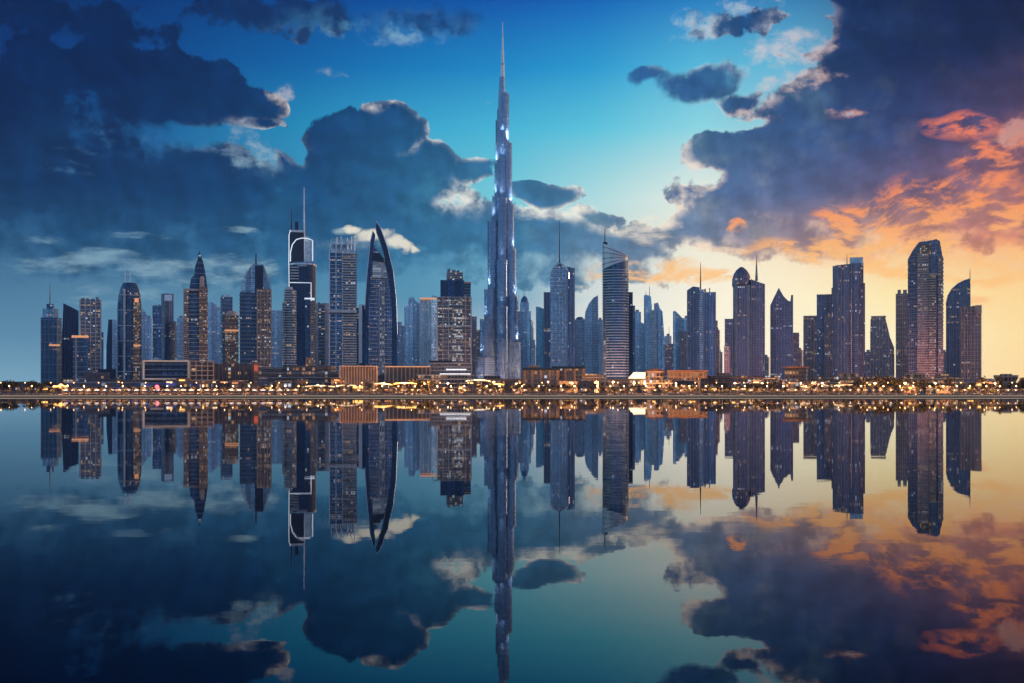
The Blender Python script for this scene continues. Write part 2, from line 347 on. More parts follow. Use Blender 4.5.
def facade(name, glass, frame, bay=3.2, floor=3.6, fw=0.22, fh=0.26, lit=0.06, litc=(1.0, 0.62, 0.3), ls=2.2, rough=0.16, metal=0.55, clump=0.5, fmetal=0.1, blinds=0.35, cool=0.2, stripes=(0.55, 1.6)):
    """curtain wall: panes between mullions and spandrels, some rooms lit"""
    m, t, b = mat(name)
    uvn = t.n.new('ShaderNodeUVMap'); u, v, _ = t.sep(uvn.outputs[0])[:3]
    cu = t.m('DIVIDE', u, bay); cv = t.m('DIVIDE', v, floor)
    iu = t.m('FLOOR', cu); iv = t.m('FLOOR', cv); fu = t.m('FRACT', cu); fv = t.m('FRACT', cv)
    oi = t.n.new('ShaderNodeObjectInfo')
    def wn(vec):
        n = t.n.new('ShaderNodeTexWhiteNoise'); n.noise_dimensions = '3D'; t.put(n.inputs[0], vec); return n.outputs[0]
    seed = t.m('MULTIPLY', oi.outputs['Random'], 91.0)
    r1 = wn(t.comb(iu, iv, seed)); r2 = wn(t.comb(iv, iu, t.m('ADD', seed, 7.3)))
    pane = t.m('MULTIPLY', t.m('GREATER_THAN', fu, fw), t.m('GREATER_THAN', fv, fh))
    # rooms lit in clumps: whole stretches of a floor or a stack of flats more often than single panes
    cl = t.noise(t.comb(t.m('MULTIPLY', u, 0.022), t.m('MULTIPLY', v, 0.045), seed), 1.0, 3, 0.6)
    thr = t.mr(cl, 0.42, 0.66, 1.0 - lit * (1 - clump), max(0.0, 1.0 - lit * (1 + 3.2 * clump)))
    rowr = wn(t.comb(iv, t.m('FLOOR', t.m('DIVIDE', u, 21.0)), t.m('ADD', seed, 3.1)))
    rowl = t.m('MULTIPLY', t.m('GREATER_THAN', rowr, 1 - lit * 0.9), t.m('GREATER_THAN', r1, 0.3))
    on = t.m('MULTIPLY', t.m('MAXIMUM', t.m('GREATER_THAN', r1, t.m('MULTIPLY_ADD', thr, 0.45, 0.55)), rowl), pane)
    tint = t.mr(r2, 0.0, 1.0, 1 - blinds, 1 + blinds)
    big = t.noise(t.comb(t.m('MULTIPLY', u, 0.03), t.m('MULTIPLY', v, 0.012), seed), 1.0, 3, 0.55)
    strip = wn(t.comb(t.m('FLOOR', t.m('DIVIDE', u, bay * 3.0)), 2.0, seed))  # pane columns tinted unevenly: vertical highlights put into the glass colour
    tint = t.m('MULTIPLY', tint, t.mr(strip, 0.0, 1.0, stripes[0], stripes[1]))
    tint = t.m('MULTIPLY', tint, t.mr(big, 0.3, 0.7, 0.7, 1.35))
    g = t.mix(1.0, col(glass), tint, 'MULTIPLY')
    fn = t.mr(t.noise(t.comb(u, v, seed), 0.09, 4, 0.6), 0.3, 0.7, 0.75, 1.2)
    t.put(b.inputs['Base Color'], t.mix(pane, t.mix(1.0, col(frame), fn, 'MULTIPLY'), g))
    t.put(b.inputs['Roughness'], t.mr(pane, 0, 1, 0.5, rough))
    t.put(b.inputs['Metallic'], t.mr(pane, 0, 1, fmetal, metal))
    wc = t.mix(t.m('MULTIPLY', t.m('GREATER_THAN', r2, 1 - cool), 1.0), col(litc), (0.75, 0.86, 1.0, 1.0))
    t.put(b.inputs['Emission Color'], wc)
    t.put(b.inputs['Emission Strength'], t.m('MULTIPLY', on, t.mr(r2, 0.0, 1.0, ls * 0.05, ls * 0.36)))
    bp = t.n.new('ShaderNodeBump'); bp.inputs['Strength'].default_value = 0.35; bp.inputs['Distance'].default_value = 0.25
    t.put(bp.inputs['Height'], t.m('ADD', t.m('MULTIPLY', pane, -1.0), t.m('MULTIPLY', r1, 0.10))); t.l.new(bp.outputs[0], b.inputs['Normal'])
    return m
def lamp_mat(name, c, s):
    m, t, b = mat(name); b.inputs['Base Color'].default_value = col(c); b.inputs['Emission Color'].default_value = col(c); b.inputs['Emission Strength'].default_value = s
    return m

WARM = (1.0, 0.55, 0.24)
navy   = facade('navy_curtain_wall', (0.045, 0.11, 0.22), (0.04, 0.06, 0.10), lit=0.035, ls=1.4)
deep   = facade('deep_blue_glass', (0.022, 0.055, 0.13), (0.02, 0.035, 0.07), bay=4, lit=0.008, ls=1.2, rough=0.10)
blue   = facade('bright_blue_glass', (0.08, 0.26, 0.48), (0.06, 0.15, 0.28), lit=0.02, ls=1.0, metal=0.6)
steel  = facade('steel_blue_glass', (0.20, 0.38, 0.56), (0.24, 0.32, 0.42), bay=2.8, lit=0.03, ls=1.2, metal=0.6)
pale   = facade('pale_glass', (0.38, 0.48, 0.56), (0.42, 0.46, 0.5), bay=3, lit=0.03, ls=1.0, metal=0.5)
flats  = facade('balcony_flats', (0.05, 0.09, 0.15), (0.20, 0.20, 0.22), bay=4.2, floor=3.4, fw=0.3, fh=0.34, lit=0.10, ls=1.8, metal=0.3)
flatsw = facade('warm_balcony_flats', (0.06, 0.07, 0.10), (0.30, 0.20, 0.16), bay=3.8, floor=3.4, fw=0.34, fh=0.36, lit=0.17, ls=2.0, metal=0.3)
mauve  = facade('mauve_stone_flats', (0.20, 0.15, 0.19), (0.38, 0.26, 0.25), bay=3.4, floor=3.5, fw=0.4, fh=0.3, lit=0.10, ls=1.4, metal=0.35)
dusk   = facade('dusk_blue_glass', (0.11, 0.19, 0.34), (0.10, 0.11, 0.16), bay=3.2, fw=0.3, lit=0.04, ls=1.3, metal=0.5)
ember  = facade('glow_tinted_glass', (0.125, 0.125, 0.21), (0.25, 0.20, 0.23), bay=3.2, fw=0.3, lit=0.05, ls=1.3, metal=0.55)  # right-hand version of dusk, sunset glow and haze tinted into its colour
copper = facade('copper_lit_flats', (0.10, 0.07, 0.07), (0.34, 0.19, 0.12), bay=3.0, floor=3.4, fw=0.4, fh=0.35, lit=0.34, ls=1.6, metal=0.2)
burj   = facade('stainless_fins', (0.05, 0.14, 0.30), (0.40, 0.56, 0.76), bay=2.6, floor=3.8, fw=0.42, fh=0.16, lit=0.004, ls=1.0, rough=0.25, metal=0.7, fmetal=0.6, blinds=0.15, stripes=(0.35, 1.9))  # wider stripe range paints stronger highlight streaks into the glass
shop   = facade('lit_low_building', (0.10, 0.08, 0.07), (0.26, 0.17, 0.12), bay=2.2, floor=2.8, fw=0.35, fh=0.4, lit=0.42, litc=(1.0, 0.50, 0.18), ls=3.0, metal=0.1, clump=0.6, cool=0.08)
shopd  = facade('dim_low_building', (0.06, 0.06, 0.09), (0.13, 0.10, 0.10), bay=2.4, floor=3.0, fw=0.25, fh=0.35, lit=0.10, litc=(1.0, 0.50, 0.2), ls=2.0, metal=0.1, clump=0.7)
shopb  = facade('blue_lit_shopfronts', (0.05, 0.07, 0.16), (0.08, 0.10, 0.18), bay=3.0, floor=3.4, fw=0.2, fh=0.3, lit=0.45, litc=(0.12, 0.20, 1.0), ls=0.8, metal=0.1, clump=0.5)
airy   = facade('haze_paled_glass', (0.30, 0.50, 0.72), (0.42, 0.54, 0.66), bay=3, lit=0.03, ls=1.0, metal=0.5)  # paler copy for distant towers, haze put into the glass colour
m_dark = plain('dark_metal', (0.03, 0.04, 0.06), 0.4, 0.5)
m_ndk  = plain('navy_cladding', (0.02, 0.03, 0.06), 0.35, 0.4)
m_conc = plain('grey_concrete', (0.26, 0.27, 0.29), 0.7)
m_slab = plain('balcony_slab', (0.60, 0.60, 0.62), 0.55)
m_slabw= plain('warm_balcony_slab', (0.62, 0.42, 0.33), 0.6)
m_slabd= plain('dim_slab', (0.26, 0.29, 0.35), 0.45, 0.3)
m_white= plain('white_cladding', (0.72, 0.74, 0.78), 0.35, 0.2, 0.1)
m_steel= plain('brushed_steel', (0.55, 0.60, 0.68), 0.25, 0.85, 0.1)
m_brown= plain('brown_stone', (0.24, 0.15, 0.11), 0.7)
m_roof = plain('flat_roof', (0.10, 0.10, 0.11), 0.85)
m_roofw= plain('terracotta_roof', (0.26, 0.12, 0.08), 0.8)
m_strip= lamp_mat('warm_light_strip', (1.0, 0.42, 0.18), 0.6)
m_cool = lamp_mat('cool_light_strip', (0.80, 0.88, 1.0), 0.75)
m_glow = lamp_mat('warm_lamp', (1.0, 0.56, 0.22), 5.0)
m_hot  = lamp_mat('white_hot_lamp', (1.0, 0.66, 0.34), 6.0)
m_lit  = lamp_mat('backlit_canopy', (1.0, 0.66, 0.34), 1.5)
m_red  = lamp_mat('red_sign_light', (1.0, 0.10, 0.10), 4.0)
m_gold = lamp_mat('gold_shop_light', (1.0, 0.55, 0.14), 2.2)

# ------------------------------------------------------------------ towers, laid out from their distance and their bearing
class Tower:
    def __init__(s, name, label, pc, D, th=0.0, cat='tower', group=None, base=GROUND):
        s.pc, s.D = pc, D
        s.az = math.atan((pc - 512.0) / F)
        s.S = D / F * math.cos(s.az); s.th = R(th); s.base = base
        s.root = empty(name, ((pc - 512.0) * D / F, D, base), -s.az + s.th)
        tag(s.root, label, cat, group)
        s.last = None
    def Z(s, py): return CAMH + (HY - py) * s.D / F - s.base
    def X(s, px, dy=0.0):
        """picture column and depth offset (metres) to local x, y"""
        dx = (px - s.pc) * s.S
        return dx * math.cos(-s.th) - dy * math.sin(-s.th), dx * math.sin(-s.th) + dy * math.cos(-s.th)
    def far(s, m): return airy if s.D >= 2400 and m in (blue, steel, dusk) else m  # distant towers take the glass with haze in its colour
    def par(s, p): return s.root if p is None else p
    def blk(s, name, x0, x1, yt, yb=None, k=0.8, d=None, m=None, shape='rect', c=0.2, dy=0.0, bands=None, fins=None, taper=None, slope=None, slopeb=None, parent=None, roof=m_roof, label=None):
        """vertical block; k = depth / width, bands = (material, step, proud, height), fins = (material, step, proud, width)"""
        W = (x1 - x0) * s.S; ct, st = abs(math.cos(s.th)), abs(math.sin(s.th))
        if shape == 'ell': w = W; dd = d if d else W * k
        elif d: dd = d; w = max(3.0, (W - d * st) / ct)
        else: w = W / (ct + k * st); dd = w * k
        plan = {'rect': lambda: p_rect(w, dd), 'ell': lambda: p_ell(w, dd), 'cham': lambda: p_cham(w, dd, c * min(w, dd)), 'round': lambda: p_round(w, dd, c * min(w, dd))}[shape]()
        cx, cy = s.X((x0 + x1) / 2, dy)
        z0 = 0.0 if yb is None else s.Z(yb); z1 = s.Z(yt)
        b = MB()
        def zs(x, sl):  # sloping top or bottom: heights at left and right edge
            f = (x + w / 2) / w; return s.Z(sl[0]) * (1 - f) + s.Z(sl[1]) * f
        if slope or slopeb:
            r0 = [(x + cx, y + cy, zs(x, slopeb) if slopeb else z0) for x, y in plan]; r1 = [(x + cx, y + cy, zs(x, slope) if slope else z1) for x, y in plan]
            b.loft([r0, r1], z0 > 1, True, 0, 1)
        elif taper:
            rs = []
            for f, sc_ in taper: rs.append(ring([(x * sc_, y * sc_) for x, y in plan], z0 + (z1 - z0) * f, cx, cy))
            b.loft(rs, z0 > 1, True, 0, 1)
        else: b.loft([ring(plan, z0, cx, cy), ring(plan, z1, cx, cy)], z0 > 1, True, 0, 1)
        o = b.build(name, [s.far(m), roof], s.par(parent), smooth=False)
        if label: o['label'] = label
        zmin = min(s.Z(slope[0]), s.Z(slope[1])) if slope else z1
        if bands:
            bm_, st_, pr, h = bands[:4]; b = MB(); z = z0 + st_
            while z < zmin - 0.2:
                f = (z - z0) / (z1 - z0); q = 1.0
                if taper:
                    for (f0, q0), (f1, q1) in zip(taper, taper[1:]):
                        if f0 <= f <= f1: q = q0 + (q1 - q0) * (f - f0) / max(1e-6, f1 - f0)
                pl = off([(x * q, y * q) for x, y in plan], pr)
                b.loft([ring(pl, z, cx, cy), ring(pl, z + h, cx, cy)], True, True); z += st_
            if b.f: b.build('balcony_bands' if pr > 0.7 else 'floor_bands', bm_, o)
        if fins:
            fm, st_, pr, fw = fins[:4]; b = MB(); n = len(plan)
            if shape == 'ell':
                m_ = max(6, int(math.pi * w / st_))
                pts = [(w/2*math.cos(a), dd/2*math.sin(a), math.cos(a), math.sin(a)) for a in [2*math.pi*i/m_ for i in range(m_)]]
            else:
                pts = []
                for i in range(n):
                    a, c2 = Vector(plan[i]), Vector(plan[(i + 1) % n]); L = (c2 - a).length
                    if L < 1.5: continue
                    q = max(1, round(L / st_)); nn = ((c2 - a).y / L, -(c2 - a).x / L)
                    for j in range(q + 1):
                        f = min(max(j / q, fw / 2 / L + .002), 1 - fw / 2 / L - .002); p_ = a.lerp(c2, f); pts.append((p_.x, p_.y, nn[0], nn[1]))
            for x, y, nx, ny in pts:
                tx, ty = -ny * fw / 2, nx * fw / 2; zt = (zs(x, slope) if slope else z1) + 0.6
                q = [(x - tx - nx * .2, y - ty - ny * .2), (x + tx - nx * .2, y + ty - ny * .2), (x + tx + nx * pr, y + ty + ny * pr), (x - tx + nx * pr, y - ty + ny * pr)]
                b.loft([ring(q, z0 + 0.05, cx, cy), ring(q, zt, cx, cy)], True, True)
            b.build('fins', fm, o)
        s.last = o
        return o
    def prof(s, name, pts, d, m, dy=0.0, bands=None, fins=None, parent=None, label=None):
        """front outline in picture rows and columns, given real thickness d (metres)"""
        P = [s.X(px) + (s.Z(py) if py < 900 else 0.0,) for px, py in pts]
        nx, ny = s.X(s.pc, 1.0)   # depth direction
        a = [(x + nx * (dy - d / 2), y + ny * (dy - d / 2), z) for x, y, z in P]; c = [(x + nx * (dy + d / 2), y + ny * (dy + d / 2), z) for x, y, z in P]
        us = [(px - s.pc) * s.S for px, py in pts]; b = MB(); n = len(P)
        b.face(a, [(us[i], P[i][2]) for i in range(n)]); b.face(list(reversed(c)), [(us[i], P[i][2]) for i in reversed(range(n))])
        for i in range(n):
            j = (i + 1) % n; steep = abs(P[i][2] - P[j][2]) > 0.5 * abs(us[i] - us[j])
            if steep: uv = [(0, P[i][2]), (0, P[j][2]), (d, P[j][2]), (d, P[i][2])]
            else: uv = [(us[i], 0.1), (us[j], 0.1), (us[j], d), (us[i], d)]
            b.face([a[i], a[j], c[j], c[i]], uv)
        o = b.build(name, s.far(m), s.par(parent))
        if label: o['label'] = label
        def span(z):
            xs = []
            for i in range(n):
                j = (i + 1) % n; z0, z1 = P[i][2], P[j][2]
                if (z0 - z) * (z1 - z) < 0: xs.append(us[i] + (us[j] - us[i]) * (z - z0) / (z1 - z0))
            return (min(xs), max(xs)) if len(xs) > 1 else None
        cs, sn_ = math.cos(-s.th), math.sin(-s.th)
        def loc(u, w_): return (u * cs - w_ * sn_, u * sn_ + w_ * cs)
        if bands:
            bm_, st_, pr, h = bands; b = MB(); zt = max(p[2] for p in P); z = st_
            while z < zt:
                a0, a1 = span(z), span(z + h)
                if a0 and a1 and min(a0[1], a1[1]) - max(a0[0], a1[0]) > 2:
                    xa, xb = max(a0[0], a1[0]) - pr, min(a0[1], a1[1]) + pr; q = [loc(xa, dy - d/2 - pr), loc(xb, dy - d/2 - pr), loc(xb, dy + d/2 + pr), loc(xa, dy + d/2 + pr)]
                    b.loft([ring(q, z), ring(q, z + h)], True, True)
                z += st_
            if b.f: b.build('balcony_bands' if pr > 0.7 else 'floor_bands', bm_, o)
        if fins:
            fm, st_, pr, fw = fins; b = MB(); u0, u1 = min(us), max(us); k_ = max(1, round((u1 - u0) / st_))
            for i in range(k_ + 1):
                u = u0 + fw + (u1 - u0 - 2 * fw) * i / k_; top = None
                zs_ = []
                for a_ in range(n):
                    j = (a_ + 1) % n
                    if (us[a_] - u) * (us[j] - u) < 0: zs_.append(P[a_][2] + (P[j][2] - P[a_][2]) * (u - us[a_]) / (us[j] - us[a_]))
                if len(zs_) < 2: continue
                q = [loc(u - fw/2, dy - d/2 - pr), loc(u + fw/2, dy - d/2 - pr), loc(u + fw/2, dy - d/2 + .2), loc(u - fw/2, dy - d/2 + .2)]
                b.loft([ring(q, min(zs_) + .05), ring(q, max(zs_) - .3)], True, True)
            if b.f: b.build('fins', fm, o)
        s.last = o
        return o
    def turn(s, name, xc, prof, k=1.0, m=None, dy=0.0, n=28, bands=None, parent=None, smooth=True):
        """stack of ellipses: prof = [(picture row, half width in picture columns)] from the bottom up"""
        cx, cy = s.X(xc, dy); b = MB()
        rs = [ring(p_ell(2 * hw * s.S, 2 * hw * s.S * k, n), s.Z(py) if py < 900 else 0.0, cx, cy) for py, hw in prof]
        b.loft(rs, True, True)
        o = b.build(name, m, s.par(parent))
        if bands:
            bm_, st_, pr, h = bands; b = MB(); z = rs[0][0][2] + st_
            while z < rs[-1][0][2]:
                for r0, r1 in zip(rs, rs[1:]):
                    if r0[0][2] <= z < r1[0][2]:
                        f = (z - r0[0][2]) / (r1[0][2] - r0[0][2]); hw = prof[rs.index(r0)][1] * (1 - f) + prof[rs.index(r1)][1] * f
                        pl = p_ell(2 * hw * s.S + 2 * pr, 2 * hw * s.S * k + 2 * pr, n)
                        b.loft([ring(pl, z, cx, cy), ring(pl, z + h, cx, cy)], True, True)
                z += st_
            if b.f: b.build('floor_bands', bm_, o)
        s.last = o
        return o
    def mast(s, xc, yt, yb, r0=1.0, r1=0.35, m=None, dy=0.0, name='mast', steps=1):
        b = MB(); cx, cy = s.X(xc, dy); z0, z1 = s.Z(yb), s.Z(yt)
        pr = []
        for i in range(steps):
            f0, f1 = i / steps, (i + 1) / steps; ra = r0 + (r1 - r0) * f0; rb = r0 + (r1 - r0) * (f1 if steps == 1 else f0 + 0.12)
            pr += [(z0 + (z1 - z0) * f0, ra), (z0 + (z1 - z0) * f1 - 0.02, rb)]
        b.loft([ring(p_ell(2 * r, 2 * r, 8), z, cx, cy) for z, r in pr], True, True)
        return b.build(name, m or m_dark, s.root)
    def tube(s, name, pts, r, m, parent=None, closed=False):
        b = MB(); q = []
        for p in pts:
            dy = p[2] if len(p) > 2 else 0.0; x, y = s.X(p[0], dy); q.append((x, y, s.Z(p[1])))
        b.tube(q, r); return b.build(name, m, s.par(parent))
    def bar(s, name, x0, x1, y0, y1, dy, d, m, parent=None):
        """box between picture columns x0..x1 and rows y0 (top)..y1, front face at depth dy"""
        b = MB(); q = [s.X(x0, dy), s.X(x1, dy), s.X(x1, dy + d), s.X(x0, dy + d)]
        z1, z0 = s.Z(y0), (s.Z(y1) if y1 < 900 else 0.0)
        b.loft([ring(q, z0), ring(q, z1)], True, True); return b.build(name, m, s.par(parent))
    def plant(s, x0, x1, yt, yb, m=None, dy=0.0):
        """lift rooms and cooling plant on the roof"""
        rr = random.Random(int(s.pc * 7)); b = MB(); n = max(2, int((x1 - x0) / 4)); H = s.Z(yt) - s.Z(yb)
        for i in range(n):
            a = x0 + (x1 - x0) * (i + 0.1) / n; c = a + (x1 - x0) / n * rr.uniform(.5, .8); h = H * rr.uniform(.45, 1.0)
            w = (c - a) * s.S; cx, cy = s.X((a + c) / 2, dy + rr.uniform(-3, 3)); z0 = s.Z(yb) - 0.05
            b.loft([ring(p_rect(w, w * rr.uniform(.8, 1.6)), z0, cx, cy)] * 1 + [ring(p_rect(w, w), z0 + h, cx, cy)], True, True)
        return b.build('roof_plant', m or m_conc, s.root)

# ------------------------------------------------------------------ the towers, left to right
def B(m=m_slab, step=7.0, pr=0.9, h=1.1): return (m, step, pr, h)
def Fn(m=m_slabd, step=7.0, pr=0.5, w=0.9): return (m, step, pr, w)

def towers_left():
    T = Tower('office_tower', 'leftmost dark tower with stepped crown and thin mast above orange lit band', 51, 2050, -18)
    T.blk('shaft', 41, 61.5, 318, k=.8, m=navy, fins=Fn(), bands=B(m_slabd, 14, .5, .9))
    T.blk('crown', 43, 58, 309, 318.4, k=.8, m=steel, fins=Fn(m_conc, 5, .5, .8)); T.blk('crown_top', 46.5, 54, 304, 309.3, k=.8, m=navy)
    T.mast(50, 283, 304.2, 1.3, .4, m_conc); T.bar('light_band', 49, 60, 344.6, 346.4, -21, 2, m_strip)
    T = Tower('office_tower', 'dark blue slab with slanting roof beside the leftmost tower', 69.5, 2180, 0)
    T.prof('shaft', [(60, 999), (61.5, 345), (63.5, 304), (70, 307), (78.5, 311), (79, 999)], 34, deep, fins=Fn(m_ndk, 6, .6, 1.4))
    T = Tower('apartment_tower', 'dark balconied tower with an orange lit terrace on its lower front wing', 87, 1980, 0)
    T.blk('shaft', 80, 101, 300, k=.7, m=flats, bands=B(m_slab, 7), fins=Fn(m_slab, 9, .9, 1.4)); T.plant(81, 100, 297, 300)
    T.blk('front_wing', 73, 88, 338, d=22, dy=-24, m=navy, bands=B(m_slabd, 9, .6)); T.bar('lit_terrace', 72, 88.5, 336.4, 338.6, -37, 20, m_strip)
    T.blk('side_wing', 101.2, 103.5, 332, d=22, m=navy); T.bar('corner_frame', 75.5, 77, 339, 999, -36.5, 1.5, m_slabw)
    T = Tower('glass_tower', 'bright blue glass slab with dark rounded left edge before the bullet tower', 113.5, 2700, 0)
    T.prof('dark_wing', [(106, 999), (106.5, 345), (108.5, 320), (112.2, 320), (112.2, 999)], 40, deep)
    T.blk('shaft', 112.3, 122, 320, d=44, m=blue, bands=B(m_slabd, 11, .3, .6))
    T = Tower('bullet_tower', 'blue tower with rounded bullet top twin masts and orange lit right edge', 129.5, 2000, 0)
    T.turn('shaft', 129.5, [(999, 12), (330, 12.2), (305, 12), (296, 11), (288, 9), (283, 6.5)], .8, navy, bands=B(m_slab, 28, .8, 1.2))
    T.mast(125, 270, 284, 1.1, .5, m_steel, name='mast'); T.mast(130, 271, 284, 1.1, .5, m_steel, name='mast'); T.bar('mast_frame', 125, 130, 274, 274.8, -1, 1.5, m_steel)
    T.blk('lit_column', 133, 139.5, 299, d=8, dy=-17, m=copper, bands=B(m_slabw, 7, .6)); T.blk('front_pier', 123.5, 125.5, 290, d=6, dy=-18.5, m=m_slab)
    T.bar('lit_ring', 133.5, 140.5, 345, 346.4, -24, 10, m_strip); T.bar('crown_light', 134.5, 138.5, 299, 303, -22.2, 1, m_strip)
    T = Tower('glass_tower', 'deep blue glass tower with round shoulder right behind the bullet tower', 145, 2600, 0)
    T.prof('shaft', [(137, 999), (137, 309), (143, 310), (147, 315), (149.5, 324), (151, 345), (152, 999)], 44, blue, fins=Fn(m_slabd, 8))
    T = Tower('office_tower', 'speckled blue tower with flat roof left of the light topped slab', 158, 2450, 0)
    T.blk('shaft', 152.5, 163.5, 306, k=.8, m=facade('speckled_blue', (.05, .13, .28), (.09, .14, .22), lit=.12, litc=(.6, .75, 1), ls=.9), bands=B(m_slabd, 10, .4, .7)); T.plant(154, 162, 304.5, 306)
    T = Tower('office_tower', 'tall blue slab with pale sky coloured top panel left of the leaf tower', 167.5, 2300, 20)
    T.blk('shaft', 161.5, 173.5, 294, k=.9, m=dusk, fins=Fn(m_slabd, 9)); T.bar('top_panel', 164.5, 172, 296, 302, -34, 2, m_steel); T.blk('lower_wing', 170, 176, 322, d=30, dy=-20, m=mauve)
    T = Tower('apartment_tower', 'small pale blue block squeezed behind the left side of the leaf tower', 179, 2800, 12)
    T.blk('shaft', 174, 186, 326, k=.8, m=steel, bands=B(m_slabd, 9, .5)); T.blk('roof_block', 178, 184, 322, 326.2, k=.8, m=steel)
    T = Tower('leaf_tower', 'brown and blue tower whose top curls into a pointed leaf', 196, 1900, 0)
    T.blk('shaft', 185, 205, 292, k=.75, m=navy, bands=B(m_slab, 7, .9, 1.0)); T.blk('balcony_column', 184, 188.5, 290, d=16, dy=-16, m=flatsw, bands=B(m_slabw, 3.6, .8, .9))
    T.blk('lit_column', 199, 207.5, 288, d=16, dy=-18, m=copper, bands=B(m_slabw, 7, .7)); T.bar('shoulder_band', 184, 208, 290.5, 292, -25, 1.5, m_slabw)
    T.prof('leaf_crown', [(189, 292.5), (191, 279), (194.2, 276), (195, 267), (197, 262), (199.2, 251.5), (201.6, 258), (204, 266), (206, 277), (207.4, 290), (207.4, 292.5)], 22, deep, bands=B(m_slabd, 9, .4, .8))
    T.turn('lift_drum', 202, [(290, 2.6), (279, 2.4), (277, 1.5)], 1, m_slabw, dy=-14)
    T = Tower('glass_tower', 'clear blue glass slab with slanting roof right behind the leaf tower', 215.5, 2650, 0)
    T.prof('shaft', [(207, 999), (207, 302), (212, 303), (220.5, 308), (221.5, 999)], 44, blue, fins=Fn(m_slabd, 12, .4))
    T = Tower('office_tower', 'blue tower with square notched roof above the copper lit block', 226.5, 2500, 14)
    T.blk('shaft', 220.5, 232.5, 297, k=.8, m=navy, bands=B(m_slabd, 9, .5)); T.blk('roof_block', 221.5, 230, 294.6, 297.2, k=.8, m=steel)
    T = Tower('apartment_tower', 'copper lit apartment block with rounded glowing roof left of the arched crown tower', 231.5, 2150, 0)
    T.blk('shaft', 225, 238.5, 316, k=.8, m=copper, bands=B(m_slabw, 7, .9)); T.turn('rounded_roof', 232, [(316.2, 6.3), (313, 5.6), (311, 3.4)], .8, m_slabw); T.bar('lit_floor', 225, 238.6, 330, 331.6, -15, 2, m_strip)
    T = Tower('arched_crown_tower', 'dark balconied tower with a pointed open arch crown and short black mast', 255.5, 1920, 0)
    T.blk('shaft', 240, 257, 293, k=.9, m=navy, bands=B(m_slabd, 7, .9)); T.blk('balcony_column', 257.2, 271, 290, k=1.0, m=flatsw, dy=-6, bands=B(m_slabw, 7, .9, 1.2), fins=Fn(m_slabw, 6, .9, 1.1))
    T.prof('arched_crown', [(242, 293.2), (243.2, 285), (246, 276), (250, 269), (254.5, 264.5), (262.5, 265), (266, 274), (268.5, 283), (270, 290), (270, 293.2)], 16, steel, bands=B(m_slabd, 8, .5))
    T.tube('crown_rib', [(241, 293, -10), (242.5, 283, -10), (246, 274, -10), (251, 267, -10), (255, 264, -10)], .8, m_slab); T.tube('crown_rib', [(271, 292, -10), (269.5, 282, -10), (266, 272, -10), (262.5, 264.5, -10)], .8, m_slab)
    T.blk('crown_core', 255, 263, 266, 292, d=24, m=m_ndk); T.mast(256, 253.5, 266, 1.4, 1.0, m_dark)
    T = Tower('office_tower', 'low deep blue slab between the arched crown tower and the twin spired tower', 277.5, 2700, 0)
    T.blk('shaft', 270.5, 285, 311, d=46, m=blue, fins=Fn(m_slabd, 9, .4))
    T = Tower('apartment_tower', 'wavy balconied tower hugging the left foot of the twin spired tower', 288.5, 1820, 0)
    T.blk('shaft', 284.5, 296, 290, k=.9, m=flats, shape='round', c=.4, bands=(m_slab, 4.2, 1.3, 1.3)); T.turn('roof_drum', 289, [(290.3, 4.2), (287, 3.6)], 1, m_slab); T.blk('left_bay', 282.5, 286, 303, d=14, dy=-3, m=flats, shape='ell', bands=(m_slab, 4.2, 1.0, 1.3))
    T = Tower('twin_spired_tower', 'tall black tower outlined in white light with an arch and a tall white mast', 302, 1950, 0)
    T.blk('shaft', 288.5, 316, 266, k=.75, m=deep, shape='round', c=.45); T.turn('collar', 302.3, [(267.5, 14), (265.2, 14.4), (264.2, 14.2), (262.8, 12.5)], .78, m_steel)
    T.blk('upper_block', 289, 303.2, 233, 264, d=24, m=m_ndk); T.bar('upper_cap', 289.5, 303.4, 231.2, 233.2, -13, 26, m_white)
    T.tube('light_outline', [(290.5, 263, -20), (290.5, 254, -20), (292.5, 246, -20), (296.5, 241, -20), (302, 239.5, -20), (308, 240, -20), (312.5, 241.5, -20), (312.5, 262, -20)], .9, m_cool)
    T.tube('light_outline', [(290, 284, -26), (311, 284, -26), (311, 302, -26)], .8, m_cool); T.tube('light_outline', [(289.3, 290, -22), (289, 262, -14), (289.2, 236, -13.4), (290.6, 231.4, -13.4)], .7, m_cool)
    T.blk('glass_bay', 305, 312.5, 241, 263, d=14, m=pale, dy=4)
    T.mast(291.5, 209.5, 232, 1.4, .4, m_ndk, name='antenna'); T.blk('lift_tower', 295, 298.4, 222, 232.5, k=1, m=m_ndk)
    T.mast(304, 188, 264, 2.4, .5, m_steel, name='main_mast', steps=3, dy=-6)
    for i in range(5): T.bar('louvre', 290.5, 299, 268.4 + i * 2.8, 269.6 + i * 2.8, -26 - .5, 1, m_slab)
    T = Tower('apartment_tower', 'slim brown slab with white top edge in front of the twin spired tower', 309.5, 1780, 0)
    T.blk('shaft', 304.8, 310.4, 299.5, d=22, m=navy); T.blk('balcony_column', 310.6, 314.5, 302, d=20, dy=-2, m=flatsw, bands=B(m_slabw, 4, .8, .9)); T.bar('top_edge', 304.6, 314.6, 298.4, 299.8, -12, 24, m_cool)
    T = Tower('apartment_tower', 'grey green balconied tower right of the twin spired tower', 322, 2150, 0)
    T.blk('shaft', 314, 329, 304, k=.8, m=flats, shape='round', c=.3, bands=B(m_slab, 7, 1.0), fins=Fn(m_slab, 12, .8, 1.2)); T.plant(317, 327, 302.5, 304)
    T = Tower('apartment_tower', 'white banded balcony tower with a jagged white lattice crown', 342.5, 1880, 0)
